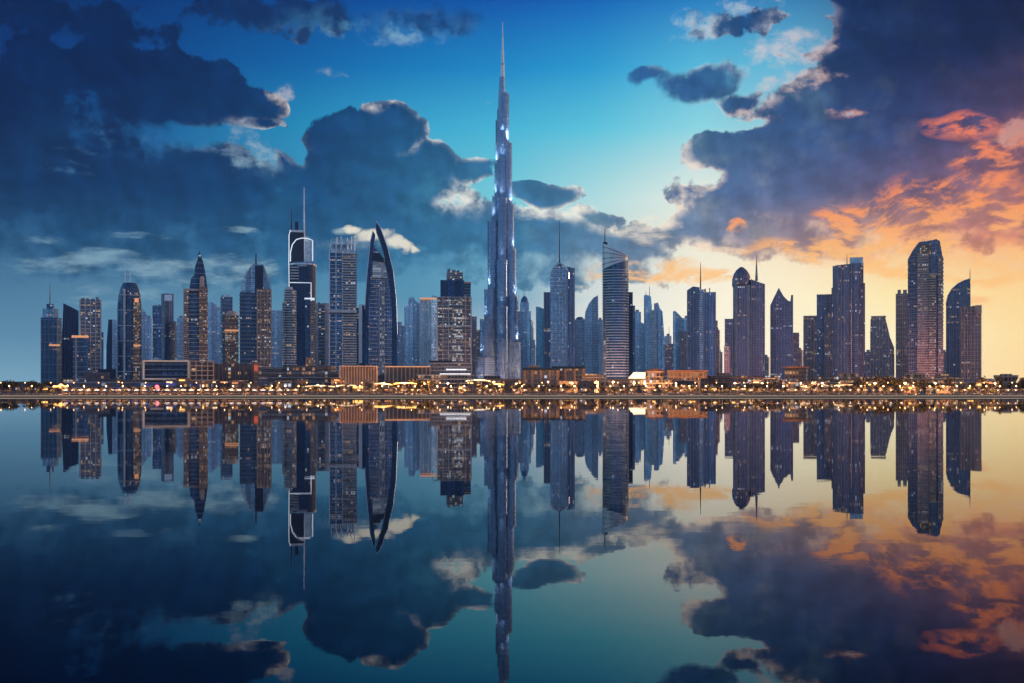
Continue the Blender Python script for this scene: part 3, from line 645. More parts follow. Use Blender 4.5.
    T.blk('shaft', 329.5, 342.5, 252, k=1.1, m=navy, bands=B(m_slab, 7, .9), fins=Fn(m_steel, 9, .6)); T.blk('balcony_column', 342.8, 356, 254, k=1.0, dy=-5, m=flats, bands=(m_slab, 4.4, 1.6, 1.5))
    T.blk('crown', 331.5, 354, 250, 254, d=26, m=pale, fins=Fn(m_white, 4, .7, 1.0)); T.blk('mid_band', 329, 356.6, 311, 313.5, d=40, dy=-3, m=m_slab)
    rr = random.Random(5)
    for i, (a, c, y) in enumerate([(331, 336, 241), (336.5, 341, 238.5), (341.5, 347, 240), (347.5, 350.5, 242), (351, 354.5, 237.5)]):
        T.tube('lattice_frame', [(a, 251, -12), (a + .4, y, -12), (c, y - 1.2, -12), (c, 251, -12)], .75, m_white); T.tube('lattice_frame', [(a, 246, -12), (c, 245 - rr.random() * 2, -12)], .6, m_white)
    T.blk('crown_core', 333, 353, 245, 250.2, d=14, m=steel); T.mast(332, 237, 250, .7, .4, m_conc)
    T = Tower('office_tower', 'thin white slab standing bright between balcony tower and sail tower', 361.3, 2500, 0)
    T.blk('shaft', 358.8, 364, 305, d=34, m=m_white); T.blk('rear_wing', 356, 358.7, 308, d=24, dy=6, m=navy)
    T = Tower('sail_tower', 'tall curved tower closing to a tip like two sails with light banded glass', 381, 1930, 0)
    T.prof('shaft', [(368, 999), (367.8, 300), (370, 262), (373.2, 245), (378, 252), (386, 262), (392.5, 290), (394, 320), (395, 999)], 30, dusk, bands=B(m_slab, 7, .3, 1.0))
    T.prof('left_sail', [(364.5, 999), (365, 310), (367.5, 272), (370.5, 243), (373, 232.5), (375.2, 236), (373.5, 250), (371, 275), (369, 310), (368.6, 999)], 38, deep)
    T.prof('right_sail', [(392.5, 999), (392.2, 320), (390, 290), (384.5, 258), (379.5, 240), (376, 231), (376.4, 223), (381, 231), (387.5, 249), (393, 272), (396, 300), (397.2, 330), (397.4, 999)], 40, deep)
    T.tube('sail_edge', [(365, 310, -20), (367.5, 272, -20), (370.5, 243, -20), (373, 232.5, -20)], .7, m_steel); T.tube('sail_edge', [(376.4, 223, -21), (381, 231, -21), (387.5, 249, -21), (393, 272, -21), (396, 300, -21), (397.2, 335, -21)], .7, m_steel)
    T.prof('light_panel', [(372.5, 279), (372.8, 262), (385, 264), (388, 279)], 3, facade('banded_white_glass', (.30, .34, .38), (.5, .52, .55), bay=20, floor=4.2, lit=.3, litc=(.9, .9, 1), ls=.7), dy=-17); T.prof('dark_panel', [(372.6, 262), (373.5, 254), (380, 254), (385, 264)], 3, m_ndk, dy=-16.6)
    T.blk('front_strip', 379, 385, 282, d=4, dy=-18, m=facade('dotted_strip', (.05, .08, .14), (.35, .38, .42), bay=4, floor=5, fw=.5, lit=.45, litc=(.85, .88, 1), ls=1.1))
    T = Tower('office_tower', 'dark narrow slab at the left foot of the sail tower', 366, 2080, 0)
    T.blk('shaft', 362.5, 371, 306, d=36, m=deep, fins=Fn(m_ndk, 6))
    T = Tower('office_tower', 'low hazy blue block at the right foot of the sail tower', 400.5, 3000, 10)
    T.blk('shaft', 394, 405.5, 326, k=.8, m=dusk, fins=Fn(m_slabd, 10)); T.blk('roof_block', 396, 402, 322, 326.3, k=.8, m=dusk)
    T = Tower('office_tower', 'hazy blue stepped tower with rounded left shoulder between sail tower and whitish tower', 413, 2800, 0)
    T.prof('shaft', [(404.5, 999), (404.5, 307), (408, 305), (409, 298.5), (413, 297.5), (416, 302), (421, 305), (422, 999)], 44, dusk, fins=Fn(m_slabd, 10))
    T = Tower('apartment_tower', 'pale whitish tower with pink lit roofline left of the black block tower', 428.5, 2600, 0)
    T.blk('shaft', 420, 431, 300, d=40, m=pale, fins=Fn(m_white, 9)); T.blk('bright_wing', 431.2, 436.6, 303, d=44, dy=-4, m=facade('white_glass', (.6, .65, .7), (.75, .78, .8), lit=.25, litc=(.9, .93, 1), ls=.8)); T.bar('pink_roofline', 420, 436.6, 298.6, 300.3, -26, 2, m_strip); T.mast(432.5, 295, 303, .8, .5)
    T = Tower('black_block_tower', 'broad black balconied tower of stacked blocks left of the tallest tower', 454, 1880, 0)
    T.blk('shaft', 437.5, 471, 298, k=.7, m=flatsw, bands=B(m_slab, 7, .9, .9), fins=Fn(m_slab, 10, .9, 1.2)); T.blk('upper_block', 440.5, 464, 281, 298.3, k=.8, m=deep); T.blk('side_block', 464.2, 470.5, 284, 298.3, d=24, m=navy, bands=B(m_slabd, 5, .5))
    T.blk('roof_house', 447, 462.5, 272, 281.2, k=.8, m=flats, bands=B(m_slab, 3.4, .8, .8)); T.plant(447, 461, 268.5, 272); T.bar('side_cap', 464, 471, 282.4, 284.2, -14, 28, m_slabw)
    T.blk('front_bay', 452, 463, 300, d=8, dy=-24, m=facade('busy_lit_flats', (.07, .07, .09), (.30, .27, .25), bay=3.4, floor=3.4, lit=.4, ls=1.9, litc=(1, .75, .5)), bands=B(m_slab, 7, .7)); T.bar('mid_band', 437, 471.5, 326, 327.5, -28.5, 4, m_slab)
    T.tube('roof_crane_arm', [(433.5, 296.5, -10), (437, 298, -10), (440, 299, -10)], .6, m_dark)
    T = Tower('office_tower', 'hazy mauve pair of slabs directly left of the tallest tower', 475, 2750, 0)
    T.blk('shaft', 470.5, 476.5, 317, d=34, m=mauve, fins=Fn(m_slabd, 8)); T.blk('lower_slab', 476.7, 483, 330, d=34, dy=3, m=mauve)

m_fin = plain('dark_steel_fin', (0.24, 0.36, 0.54), 0.28, 0.9, 0.1)
def tallest():
    PC, D = 502, 2350
    T = Tower('tallest_tower', 'tallest silver tower stepping up in rounded tiers to a needle spire', PC, D, 0)
    S = T.S
    def wing(name, ang, tiers, r):
        """nested rounded tiers; the tall ones sit closer to the core"""
        a = R(ang); ux, uy = math.cos(a), math.sin(a); px, py = -uy, ux
        first = None
        for i, (ext, yt) in enumerate(tiers):
            q = r - i * 0.42 if i < 12 else r
            L = max(0.5, ext * S - q) / (abs(ux) if abs(ux) > .3 else 1.0)
            plan = [(-3 * ux - px * q, -3 * uy - py * q)]
            for k in range(9):
                b_ = math.pi * (k / 8 - 0.5); plan.append((ux * (L + q * math.cos(b_)) + px * q * math.sin(b_), uy * (L + q * math.cos(b_)) + py * q * math.sin(b_)))
            plan.append((-3 * ux + px * q, -3 * uy + py * q))
            z1 = T.Z(yt); b = MB()
            b.loft([ring(plan, 0.0), ring(plan, z1)], False, True, 0, 1)
            o = b.build(name, [burj, m_steel], T.root)
            b = MB(); zs = [z1 - 0.6]
            z0 = T.Z(tiers[i - 1][1]) if i else 0.0
            for z in zs: pl = off(plan, .6); b.loft([ring(pl, z - 1.2), ring(pl, z + .9)], True, True)
            k = z0 + 9
            while k < z1 - 4:
                pl = off(plan, .35); b.loft([ring(pl, k), ring(pl, k + .9)], True, True); k += 15.2
            b.build('floor_bands', m_slabd, o)
            b = MB()   # steel fins round the nose
            for kk in range(0, 9):
                for f in (0, .5):
                    b_ = math.pi * ((kk + f) / 8 - 0.5)
                    if abs(b_) > math.pi / 2: continue
                    nx, ny = ux * math.cos(b_) + px * math.sin(b_), uy * math.cos(b_) + py * math.sin(b_)
                    cx, cy = ux * L + nx * q, uy * L + ny * q; tx, ty = -ny * .35, nx * .35
                    pl = [(cx - tx - nx * .3, cy - ty - ny * .3), (cx + tx - nx * .3, cy + ty - ny * .3), (cx + tx + nx * .8, cy + ty + ny * .8), (cx - tx + nx * .8, cy - ty + ny * .8)]
                    b.loft([ring(pl, max(0, z0 - 2)), ring(pl, z1 + .8)], True, True)
            b.build('fins', m_fin, o)
            if i + 1 < len(tiers) and ang != 90:      # floodlight on each setback terrace, washing the tier above
                dL = L + q * 0.55; b = MB(); b.box(-.8, .8, -.5, .5, 0, .7)
                h = b.build('terrace_floodlight', m_cool, o); h.location = (ux * dL, uy * dL, z1 + .95)
                l = bpy.data.lights.new('terrace_light', 'SPOT'); l.energy = (1.1e6 if z1 > 330 else 6.5e5) * (.10 if ang == 270 else 1.0); l.color = (.84, .91, 1.0); l.spot_size = R(80); l.spot_blend = 1; l.shadow_soft_size = .5
                lo = bpy.data.objects.new('terrace_light', l); COL.objects.link(lo); lo.parent = o; lo.location = (ux * (dL + 3.0), uy * (dL + 3.0) - 5.0, z1 + 2.0); lo.visible_glossy = False
                lo.rotation_euler = Vector((-ux * 5, -uy * 5 + 3, 34)).to_track_quat('-Z', 'Y').to_euler()
    wing('left_wing', 205, [(26, 358), (21.5, 320), (17.4, 290), (14, 222), (9.5, 197), (7.2, 163), (6.0, 121)], 13)
    wing('right_wing', 335, [(18.5, 343), (16, 297), (14, 250), (11.8, 205), (9.6, 144), (6.6, 94)], 13)
    wing('front_wing', 270, [(23, 340), (19, 308), (15.5, 262), (12, 200), (8.5, 160), (6.0, 134), (4, 110)], 12)
    wing('rear_wing', 90, [(20, 330), (15, 270), (11, 210), (7, 140)], 11)
    b = MB(); T.turn('core', 502, [(999, 6), (144, 4.8), (121, 4.4), (104, 3.9), (94, 3.4), (77, 2.6)], 1, burj, dy=0)
    T.turn('spire', 502.6, [(77.3, 2.1), (64, 1.9), (63.6, 1.5), (50, 1.3), (49.7, .95), (38, .8), (37.7, .55), (22, .32)], 1, m_white, n=12)
    for y in (95, 78, 64): T.turn('spire_collar', 502.6 if y < 80 else 502, [(y + 1, 2.5 if y > 70 else 1.9), (y, 2.6 if y > 70 else 2.0)], 1, m_slabd, n=16)
    return T

def towers_right():
    T = Tower('glass_tower', 'blue stepped tower with small domed top directly right of the tallest tower', 526, 2600, 0)
    T.blk('shaft', 518.5, 530.5, 312, d=44, m=blue, fins=Fn(m_slabd, 9)); T.blk('upper_shaft', 520, 529, 303, 312.3, d=36, m=steel); T.turn('dome', 524.5, [(303.2, 4), (300, 3.6), (297.5, 2.4), (296, .6)], 1, blue); T.mast(524, 291.5, 296.4, .9, .4)
    T.blk('pale_wing', 530.7, 535, 340, d=30, m=pale)
    T = Tower('glass_tower', 'cyan glass slab with slanting roof left of the arch topped tower', 540.5, 2500, 0)
    T.prof('shaft', [(536, 999), (536, 307), (539, 307.5), (545.5, 310), (545.5, 999)], 40, facade('cyan_glass', (.10, .32, .46), (.10, .22, .32), lit=.015), fins=Fn(m_slabd, 8, .4))
    T = Tower('office_tower', 'dark blue shoulder slab tucked behind the arch topped tower', 548.5, 2300, 0)
    T.blk('shaft', 544, 556, 293, d=40, m=dusk, fins=Fn(m_slabd, 7))
    T = Tower('arch_topped_tower', 'blue glass tower with round arched top ring and a long thin mast', 561.5, 2000, 0)
    T.prof('shaft', [(550.5, 999), (550.5, 276), (552, 271), (555, 268), (559.5, 266.5), (564, 268), (567, 271), (568, 276), (568, 999)], 34, steel, bands=B(m_slabd, 7, .5, 1.0), fins=Fn(m_slabd, 6, .9, .8))
    T.tube('arch_ring', [(550.5, 280, -18), (550.8, 274, -18), (553, 269, -18), (556, 266, -18), (559.8, 264.6, -18), (563.5, 266, -18), (566.5, 269, -18), (568.6, 274, -18), (568.8, 280, -18)], 1.0, m_steel)
    T.turn('crown_ball', 559.6, [(267.5, 2.6), (265.6, 2.8), (263.8, 2.2), (262.6, 1)], 1, m_dark); T.mast(559.6, 221, 263, 1.3, .35, m_dark)
    T.blk('right_slab', 567, 574.5, 268, d=30, dy=4, m=dusk, slope=(267.2, 269), fins=Fn(m_slabd, 8))
    T = Tower('office_tower', 'hazy blue tower with rounded roof right of the arch topped tower', 580.5, 2700, 0)
    T.blk('shaft', 575, 586.5, 320, d=40, m=dusk, fins=Fn(m_slabd, 8)); T.turn('rounded_roof', 580, [(320.3, 4.6), (318, 3.6), (317, 2)], 1, dusk)
    T = Tower('curved_tower', 'blue tower curving up to a point at right before the spiral banded tower', 591.5, 2450, 0)
    T.prof('shaft', [(584, 999), (584, 325), (585.5, 312), (589, 304), (593.5, 298.5), (598, 296), (598.2, 310), (598.8, 999)], 42, blue, fins=Fn(m_slabd, 7))
    T = Tower('banded_tower', 'tall cylindrical tower ringed by white floor bands under a slanted crown', 615.5, 1850, 0)
    T.blk('shaft', 602.8, 628.2, 262, k=.95, m=navy, shape='ell', slope=(270, 260.5), bands=(m_slab, 4.6, 1.2, 1.25)); T.blk('corner_strip', 603, 607, 300, d=7, dy=-11, m=flats, fins=None)
    T.blk('crown', 602.4, 628.6, 250, 262, k=.95, m=m_white, shape='ell', slope=(243.5, 257), slopeb=(269.8, 260.2), roof=m_white)
    for i in range(4):
        f = (i + .6) / 4.4; ya, yb = 243.5 + (269.8 - 243.5) * f, 257 + (260.2 - 257) * f
        pts = [(615.5 - 13.3 * math.cos(q), (ya * (1 + math.cos(q)) + yb * (1 - math.cos(q))) / 2 , -math.sin(q) * 13.3 * T.S * .96) for q in [math.pi * k / 12 for k in range(13)]]
        T.tube('crown_louvre', pts, .55, m_slabd)
    T.mast(605, 228, 246, 1.3, .6, m_dark); T.bar('mast_plate', 603, 607.5, 242, 246, -2, 2, m_dark)
    T = Tower('office_tower', 'dark blue slab hidden behind the right side of the banded tower', 628, 2200, 0)
    T.blk('shaft', 620, 632.5, 293, d=40, m=deep, fins=Fn(m_ndk, 7)); T.blk('side_wing', 632.6, 635, 306, d=26, m=dusk)
    T = Tower('apartment_tower', 'pale grey blue tower with rounded roof right behind the banded tower', 639, 2650, 0)
    T.prof('shaft', [(632, 999), (632, 326), (635, 323), (641, 322.5), (645, 325), (646, 999)], 40, steel, bands=B(m_slabd, 10, .4))
    T = Tower('glass_tower', 'blue tower of three stepped shards with thin masts in the middle distance', 653.5, 2400, 0)
    T.prof('left_shard', [(644, 999), (644, 296), (646, 295), (651, 297), (652, 310), (652, 999)], 34, blue, fins=Fn(m_slabd, 8)); T.mast(649.5, 286, 297, .9, .4); T.mast(646, 291.5, 296, .7, .4)
    T.prof('centre_shard', [(648.5, 999), (649.5, 312), (656, 310), (657.5, 999)], 12, pale, dy=-24)
    T.prof('right_shard', [(654, 999), (654, 304), (658, 303), (660, 309), (662.5, 312), (664.5, 340), (665.5, 999)], 30, steel, dy=3, fins=Fn(m_slabd, 8))
    T = Tower('apartment_tower', 'low pale lilac block with a thin pole left of the slanted tower', 668, 2900, 0)
    T.blk('shaft', 664, 673.5, 344, d=40, m=mauve); T.mast(669, 327, 344, .9, .5, m_conc)
    T = Tower('office_tower', 'hazy blue tower with roof slanting down to the right and lower pink wing', 680, 2600, 0)
    T.prof('shaft', [(673, 999), (673, 312), (675, 311), (680, 316), (686, 323), (686.5, 999)], 40, steel, fins=Fn(m_slabd, 7)); T.blk('pink_wing', 680, 686.5, 332, d=10, dy=-27, m=mauve)
    T = Tower('split_tower', 'dark twin slab tower divided by a ribbed strip with a mast rising from its middle', 702, 1980, 0)
    T.prof('left_slab', [(687, 999), (687, 291), (693, 287), (699.5, 288), (699.5, 999)], 34, dusk, fins=Fn(m_slabd, 5)); T.blk('ribbed_strip', 699.6, 703.5, 290, d=30, m=steel, bands=B(m_slab, 4, .4, .9))
    T.blk('right_slab', 703.6, 715.5, 293, d=34, m=dusk, fins=Fn(m_slabd, 5)); T.blk('low_edge', 715.6, 717.6, 321, d=26, m=mauve); T.mast(700.6, 262.5, 289, 1.4, .4, m_dark, name='mast')
    T.bar('roof_frame', 704, 706, 289.5, 293, -14, 3, m_conc); T.bar('roof_frame', 709, 710, 288.5, 293, -14, 3, m_conc)
    T = Tower('domed_tower', 'dark tower with a bulging pointed dome beside a slab with tapering mast', 745, 1950, 0)
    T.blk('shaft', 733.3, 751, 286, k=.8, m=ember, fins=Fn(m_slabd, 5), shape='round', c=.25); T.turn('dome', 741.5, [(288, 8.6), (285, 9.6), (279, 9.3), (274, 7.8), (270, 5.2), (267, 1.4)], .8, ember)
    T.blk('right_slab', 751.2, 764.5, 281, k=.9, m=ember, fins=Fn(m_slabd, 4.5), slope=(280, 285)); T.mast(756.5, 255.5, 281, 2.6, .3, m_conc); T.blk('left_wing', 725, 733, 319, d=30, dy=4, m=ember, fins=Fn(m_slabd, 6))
    T = Tower('apartment_tower', 'small pale pink sliver at the left foot of the domed tower', 726.5, 1850, 0)
    T.blk('shaft', 724, 730, 346, d=14, m=mauve)
    T = Tower('gabled_tower', 'dark green grey tower with steep pointed gable and spiked right corner', 781.5, 2050, 0)
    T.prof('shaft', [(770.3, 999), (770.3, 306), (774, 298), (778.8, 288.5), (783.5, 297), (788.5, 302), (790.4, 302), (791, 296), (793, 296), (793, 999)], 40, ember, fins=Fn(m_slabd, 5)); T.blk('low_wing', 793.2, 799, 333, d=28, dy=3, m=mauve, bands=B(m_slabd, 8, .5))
    T = Tower('apartment_tower', 'mauve tower with flat roof at the left of the stepped dark pair', 810.5, 2400, 0)
    T.blk('shaft', 803.5, 818, 317, k=.8, m=mauve, fins=Fn(m_slabw, 8, .4)); T.bar('roof_edge', 803.5, 818, 316.2, 317.6, -21, 2, m_slabw)
    T = Tower('office_tower', 'dark stepped slab pressed against the left side of the tall navy tower', 825, 2200, 0)
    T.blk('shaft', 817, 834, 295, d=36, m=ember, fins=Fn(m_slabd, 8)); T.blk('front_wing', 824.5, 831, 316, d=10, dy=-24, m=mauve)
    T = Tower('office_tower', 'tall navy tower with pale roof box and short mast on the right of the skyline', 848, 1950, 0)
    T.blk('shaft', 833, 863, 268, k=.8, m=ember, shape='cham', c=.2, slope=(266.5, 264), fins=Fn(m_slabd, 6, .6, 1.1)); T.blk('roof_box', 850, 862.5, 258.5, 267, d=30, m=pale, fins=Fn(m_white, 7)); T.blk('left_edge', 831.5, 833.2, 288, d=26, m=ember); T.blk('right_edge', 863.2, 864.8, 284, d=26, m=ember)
    T.mast(847, 255, 266, .9, .4, m_conc); T.bar('lit_strip', 850.8, 851.8, 290, 999, -27, 1.2, m_slabw)
    T = Tower('apartment_tower', 'hazy brown pink tower with curved right shoulder left of the octagonal tower', 880, 2500, 0)
    T.prof('shaft', [(870, 999), (870.5, 320), (872, 317.4), (885, 317.2), (887, 325), (890, 338), (894, 348), (894.5, 999)], 42, mauve, fins=Fn(m_slabw, 7, .4)); T.bar('pink_roofline', 871, 886, 316.4, 318, -23, 2, m_slabw)
    T = Tower('apartment_tower', 'brown ribbed tower pressed against the left side of the octagonal tower', 902, 2150, 0)
    T.blk('shaft', 896, 909, 294, k=.8, m=mauve, fins=Fn(m_slabw, 4, .5), bands=B(m_slabw, 9, .5)); T.plant(897, 908, 289.5, 294)
    T = Tower('octagonal_tower', 'tall dark tower with cut corners and glowing pink crown at the right', 925, 1880, 0)
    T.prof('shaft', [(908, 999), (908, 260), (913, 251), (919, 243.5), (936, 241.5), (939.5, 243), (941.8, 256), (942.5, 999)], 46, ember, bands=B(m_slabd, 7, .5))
    T.blk('balcony_column', 917.5, 928.5, 256, d=8, dy=-26, m=mauve, bands=(m_slabw, 4.2, 1.1, 1.2)); T.blk('balcony_column', 929, 935.5, 277, d=10, dy=-27, m=flatsw, bands=(m_slabw, 4.2, 1.3, 1.3), label='lit white balcony column')
    T.prof('pink_crown', [(918.5, 256), (921, 247), (930.5, 246), (932, 256)], 4, copper, dy=-25); T.blk('right_column', 938, 942.8, 259, d=14, dy=-24, m=mauve, bands=(m_slabw, 7, 1.0, 1.2)); T.bar('crown_fin', 934.5, 937, 241, 252, -20, 20, m_conc); T.bar('terrace', 929, 941, 275.5, 277.2, -34, 10, m_slabw)
    T = Tower('quarter_round_tower', 'blue purple tower with quarter circle top and a tiny mast near the right end', 958.5, 2050, 0)
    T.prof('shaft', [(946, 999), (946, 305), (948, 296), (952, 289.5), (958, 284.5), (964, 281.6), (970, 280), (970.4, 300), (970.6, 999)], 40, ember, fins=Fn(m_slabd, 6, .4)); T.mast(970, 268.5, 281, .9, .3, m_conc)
    T.tube('roof_edge', [(946, 305, -21), (948, 296, -21), (952, 289.5, -21), (958, 284.5, -21), (964, 281.6, -21), (970, 280, -21)], .8, m_steel)
    T = Tower('apartment_tower', 'rightmost tower a mauve balconied block before the quarter round tower', 971.5, 1950, 0)
    T.blk('shaft', 961, 981, 307, k=.7, m=mauve, bands=B(m_slabw, 7, .7, .9), fins=Fn(m_slabw, 6, .7, 1.0)); T.plant(963, 980, 305.3, 307); T.bar('roof_edge', 975, 981.6, 306, 314, -20, 6, m_slabw)

def far_blocks():
    """faint blocks seen between the towers, each one its own"""
    rr = random.Random(11)
    spec = [(92, 337, 10), (171, 331, 9), (197, 340, 12), (249, 330, 10), (297, 338, 10), (336, 330, 14), (352, 327, 8), (386, 336, 12), (448, 330, 10), (489, 338, 10), (533, 345, 8), (556, 330, 8), (575, 343, 9), (601, 345, 8),
            (617, 337, 10), (660, 350, 9), (671, 351, 8), (695, 340, 10), (719, 352, 7), (737, 340, 10), (766, 357, 7), (800, 350, 7), (843, 330, 12), (868, 352, 8), (889, 356, 10), (915, 345, 14), (944, 352, 6), (955, 350, 10),
            (66, 330, 9), (149, 318, 8), (181, 318, 8), (209, 322, 8), (262, 318, 10), (291, 322, 10), (325, 318, 8), (389, 312, 7), (400, 337, 9), (443, 316, 8), (471, 324, 7), (530, 322, 8), (546, 328, 8), (577, 326, 7), (600, 320, 6), (637, 312, 8), (668, 336, 7), (678, 327, 8), (717, 330, 6), (686, 318, 7)]
    for i, (px, yt, w) in enumerate(spec):
        T = Tower('distant_block', 'faint distant block seen in a gap between nearer towers', px, 3000 + rr.random() * 700, rr.uniform(-25, 25), cat='building', group='faint distant blocks between the towers')
        T.blk('shaft', px - w / 2, px + w / 2, yt, k=.8, m=[pale, steel, blue, steel][i % 4] if px < 700 else mauve)  # left blocks carry distance haze in their paler glass
        T.blk('roof_block', px - w / 5, px + w / 4, yt - 2.2, yt + .3, k=.9, m=m_slabd)
towers_left(); tallest(); towers_right(); far_blocks()

# ------------------------------------------------------------------ water, land, quay
def build_setting():
    m, t, b = mat('still_water')
    tc = t.n.new('ShaderNodeTexCoord')
    b.inputs['Base Color'].default_value = (0.0006, 0.002, 0.010, 1); b.inputs['IOR'].default_value = 1.24; b.inputs['Specular Tint'].default_value = (0.82, 0.60, 0.95, 1); b.inputs['Roughness'].default_value = 0.012
    b.inputs['Specular IOR Level'].default_value = 0.5
    pos = tc.outputs['Object']
    w1 = t.noise(t.v('MULTIPLY', pos, (0.5, 1.0, 1)), 0.35, 3, 0.5)
    w2 = t.noise(t.v('MULTIPLY', pos, (0.02, 0.05, 1)), 1.0, 2, 0.5)
    bp = t.n.new('ShaderNodeBump'); bp.inputs['Strength'].default_value = 1.0; bp.inputs['Distance'].default_value = 1.0
    t.put(bp.inputs['Height'], t.m('ADD', t.m('MULTIPLY', w1, 0.0026), t.m('MULTIPLY', w2, 0.014))); t.l.new(bp.outputs[0], b.inputs['Normal'])
    q = MB(); q.face([(-3200, -900, 0), (3200, -900, 0), (3200, 4050, 0), (-3200, 4050, 0)])
    tag(q.build('water', m), kind='structure')
    g = plain('ground_earth', (0.10, 0.085, 0.075), 0.9, 0, .4, .01)
    q = MB(); q.loft([[(-3150, 606, -.4), (3150, 606, -.4), (3150, 4000, -.4), (-3150, 4000, -.4)], [(-3150, 606, GROUND), (3150, 606, GROUND), (3150, 4000, GROUND), (-3150, 4000, GROUND)]], False, True)
    tag(q.build('ground', g), kind='structure')
    # quay: wet foot, tan face, dark coping, paved promenade, waterside road
    stone = plain('quay_stone', (0.88, 0.60, 0.38), 0.75, 0, .3, .25); wet = plain('wet_stone', (0.035, 0.03, 0.03), 0.35, 0, .3, .3); cop = plain('dark_coping', (0.09, 0.07, 0.06), 0.7)
    pav = plain('promenade_paving', (0.36, 0.29, 0.23), 0.8, 0, .3, .2); asp = plain('asphalt', (0.05, 0.05, 0.055), 0.85)
    X = 2600
    def st(name, x0, x1, y0, y1, z0, z1, m_):
        q = MB(); q.box(x0, x1, y0, y1, z0, z1); return tag(q.build(name, m_), kind='structure')
    st('quay_wall_foot', -X, X, 598.8, 605, -1.2, 0.32, wet)
    q = MB(); x = -X                                   # ashlar face in long panels with joints and weep slots
    while x < X: q.box(x + .06, x + 11.94, 600.0, 605.5, 0.26, 1.10); x += 12
    q.box(-X, X, 600.15, 605.4, .3, .95)
    tag(q.build('quay_wall', stone), kind='structure')
    st('quay_coping', -X, X, 599.3, 606.5, 1.08, 1.42, cop)
    o = st('quay_glow_band', -X, X, 599.9, 600.02, 0.50, 0.84, lamp_mat('added_quay_glow', (1.0, .74, .52), .30))  # glowing band added so the stone face reads as a bright tan line
    st('promenade', -X, X, 606.2, 622, 0.9, GROUND + .02, pav)
    q = MB(); q.face([(-X, 628, GROUND + .006), (X, 628, GROUND + .006), (X, 637, GROUND + .006), (-X, 637, GROUND + .006)]); tag(q.build('road', asp), kind='structure')
    q = MB(); x = -X
    while x < X: q.face([(x, 632.4, GROUND + .012), (x + 3, 632.4, GROUND + .012), (x + 3, 632.6, GROUND + .012), (x, 632.6, GROUND + .012)]); x += 9
    tag(q.build('road_marking', plain('road_paint', (.8, .8, .78), .6)), kind='structure')
    # kerb between paving and road
    st('kerb', -X, X, 627.6, 628, GROUND - .1, GROUND + .13, m_conc)
build_setting()

def build_haze():
    m = bpy.data.materials.new('haze'); m.use_nodes = True; n = m.node_tree.nodes; n.clear()
    o = n.new('ShaderNodeOutputMaterial'); v = n.new('ShaderNodeVolumePrincipled')
    v.inputs['Color'].default_value = (0.26, 0.56, 1.0, 1); v.inputs['Density'].default_value = 0.000024; v.inputs['Anisotropy'].default_value = 0.1
    m.node_tree.links.new(v.outputs[0], o.inputs['Volume'])
    q = MB(); q.box(-3300, 3300, -1000, 4100, -2.5, 860)
    tag(q.build('haze', m), kind='stuff')
build_haze()

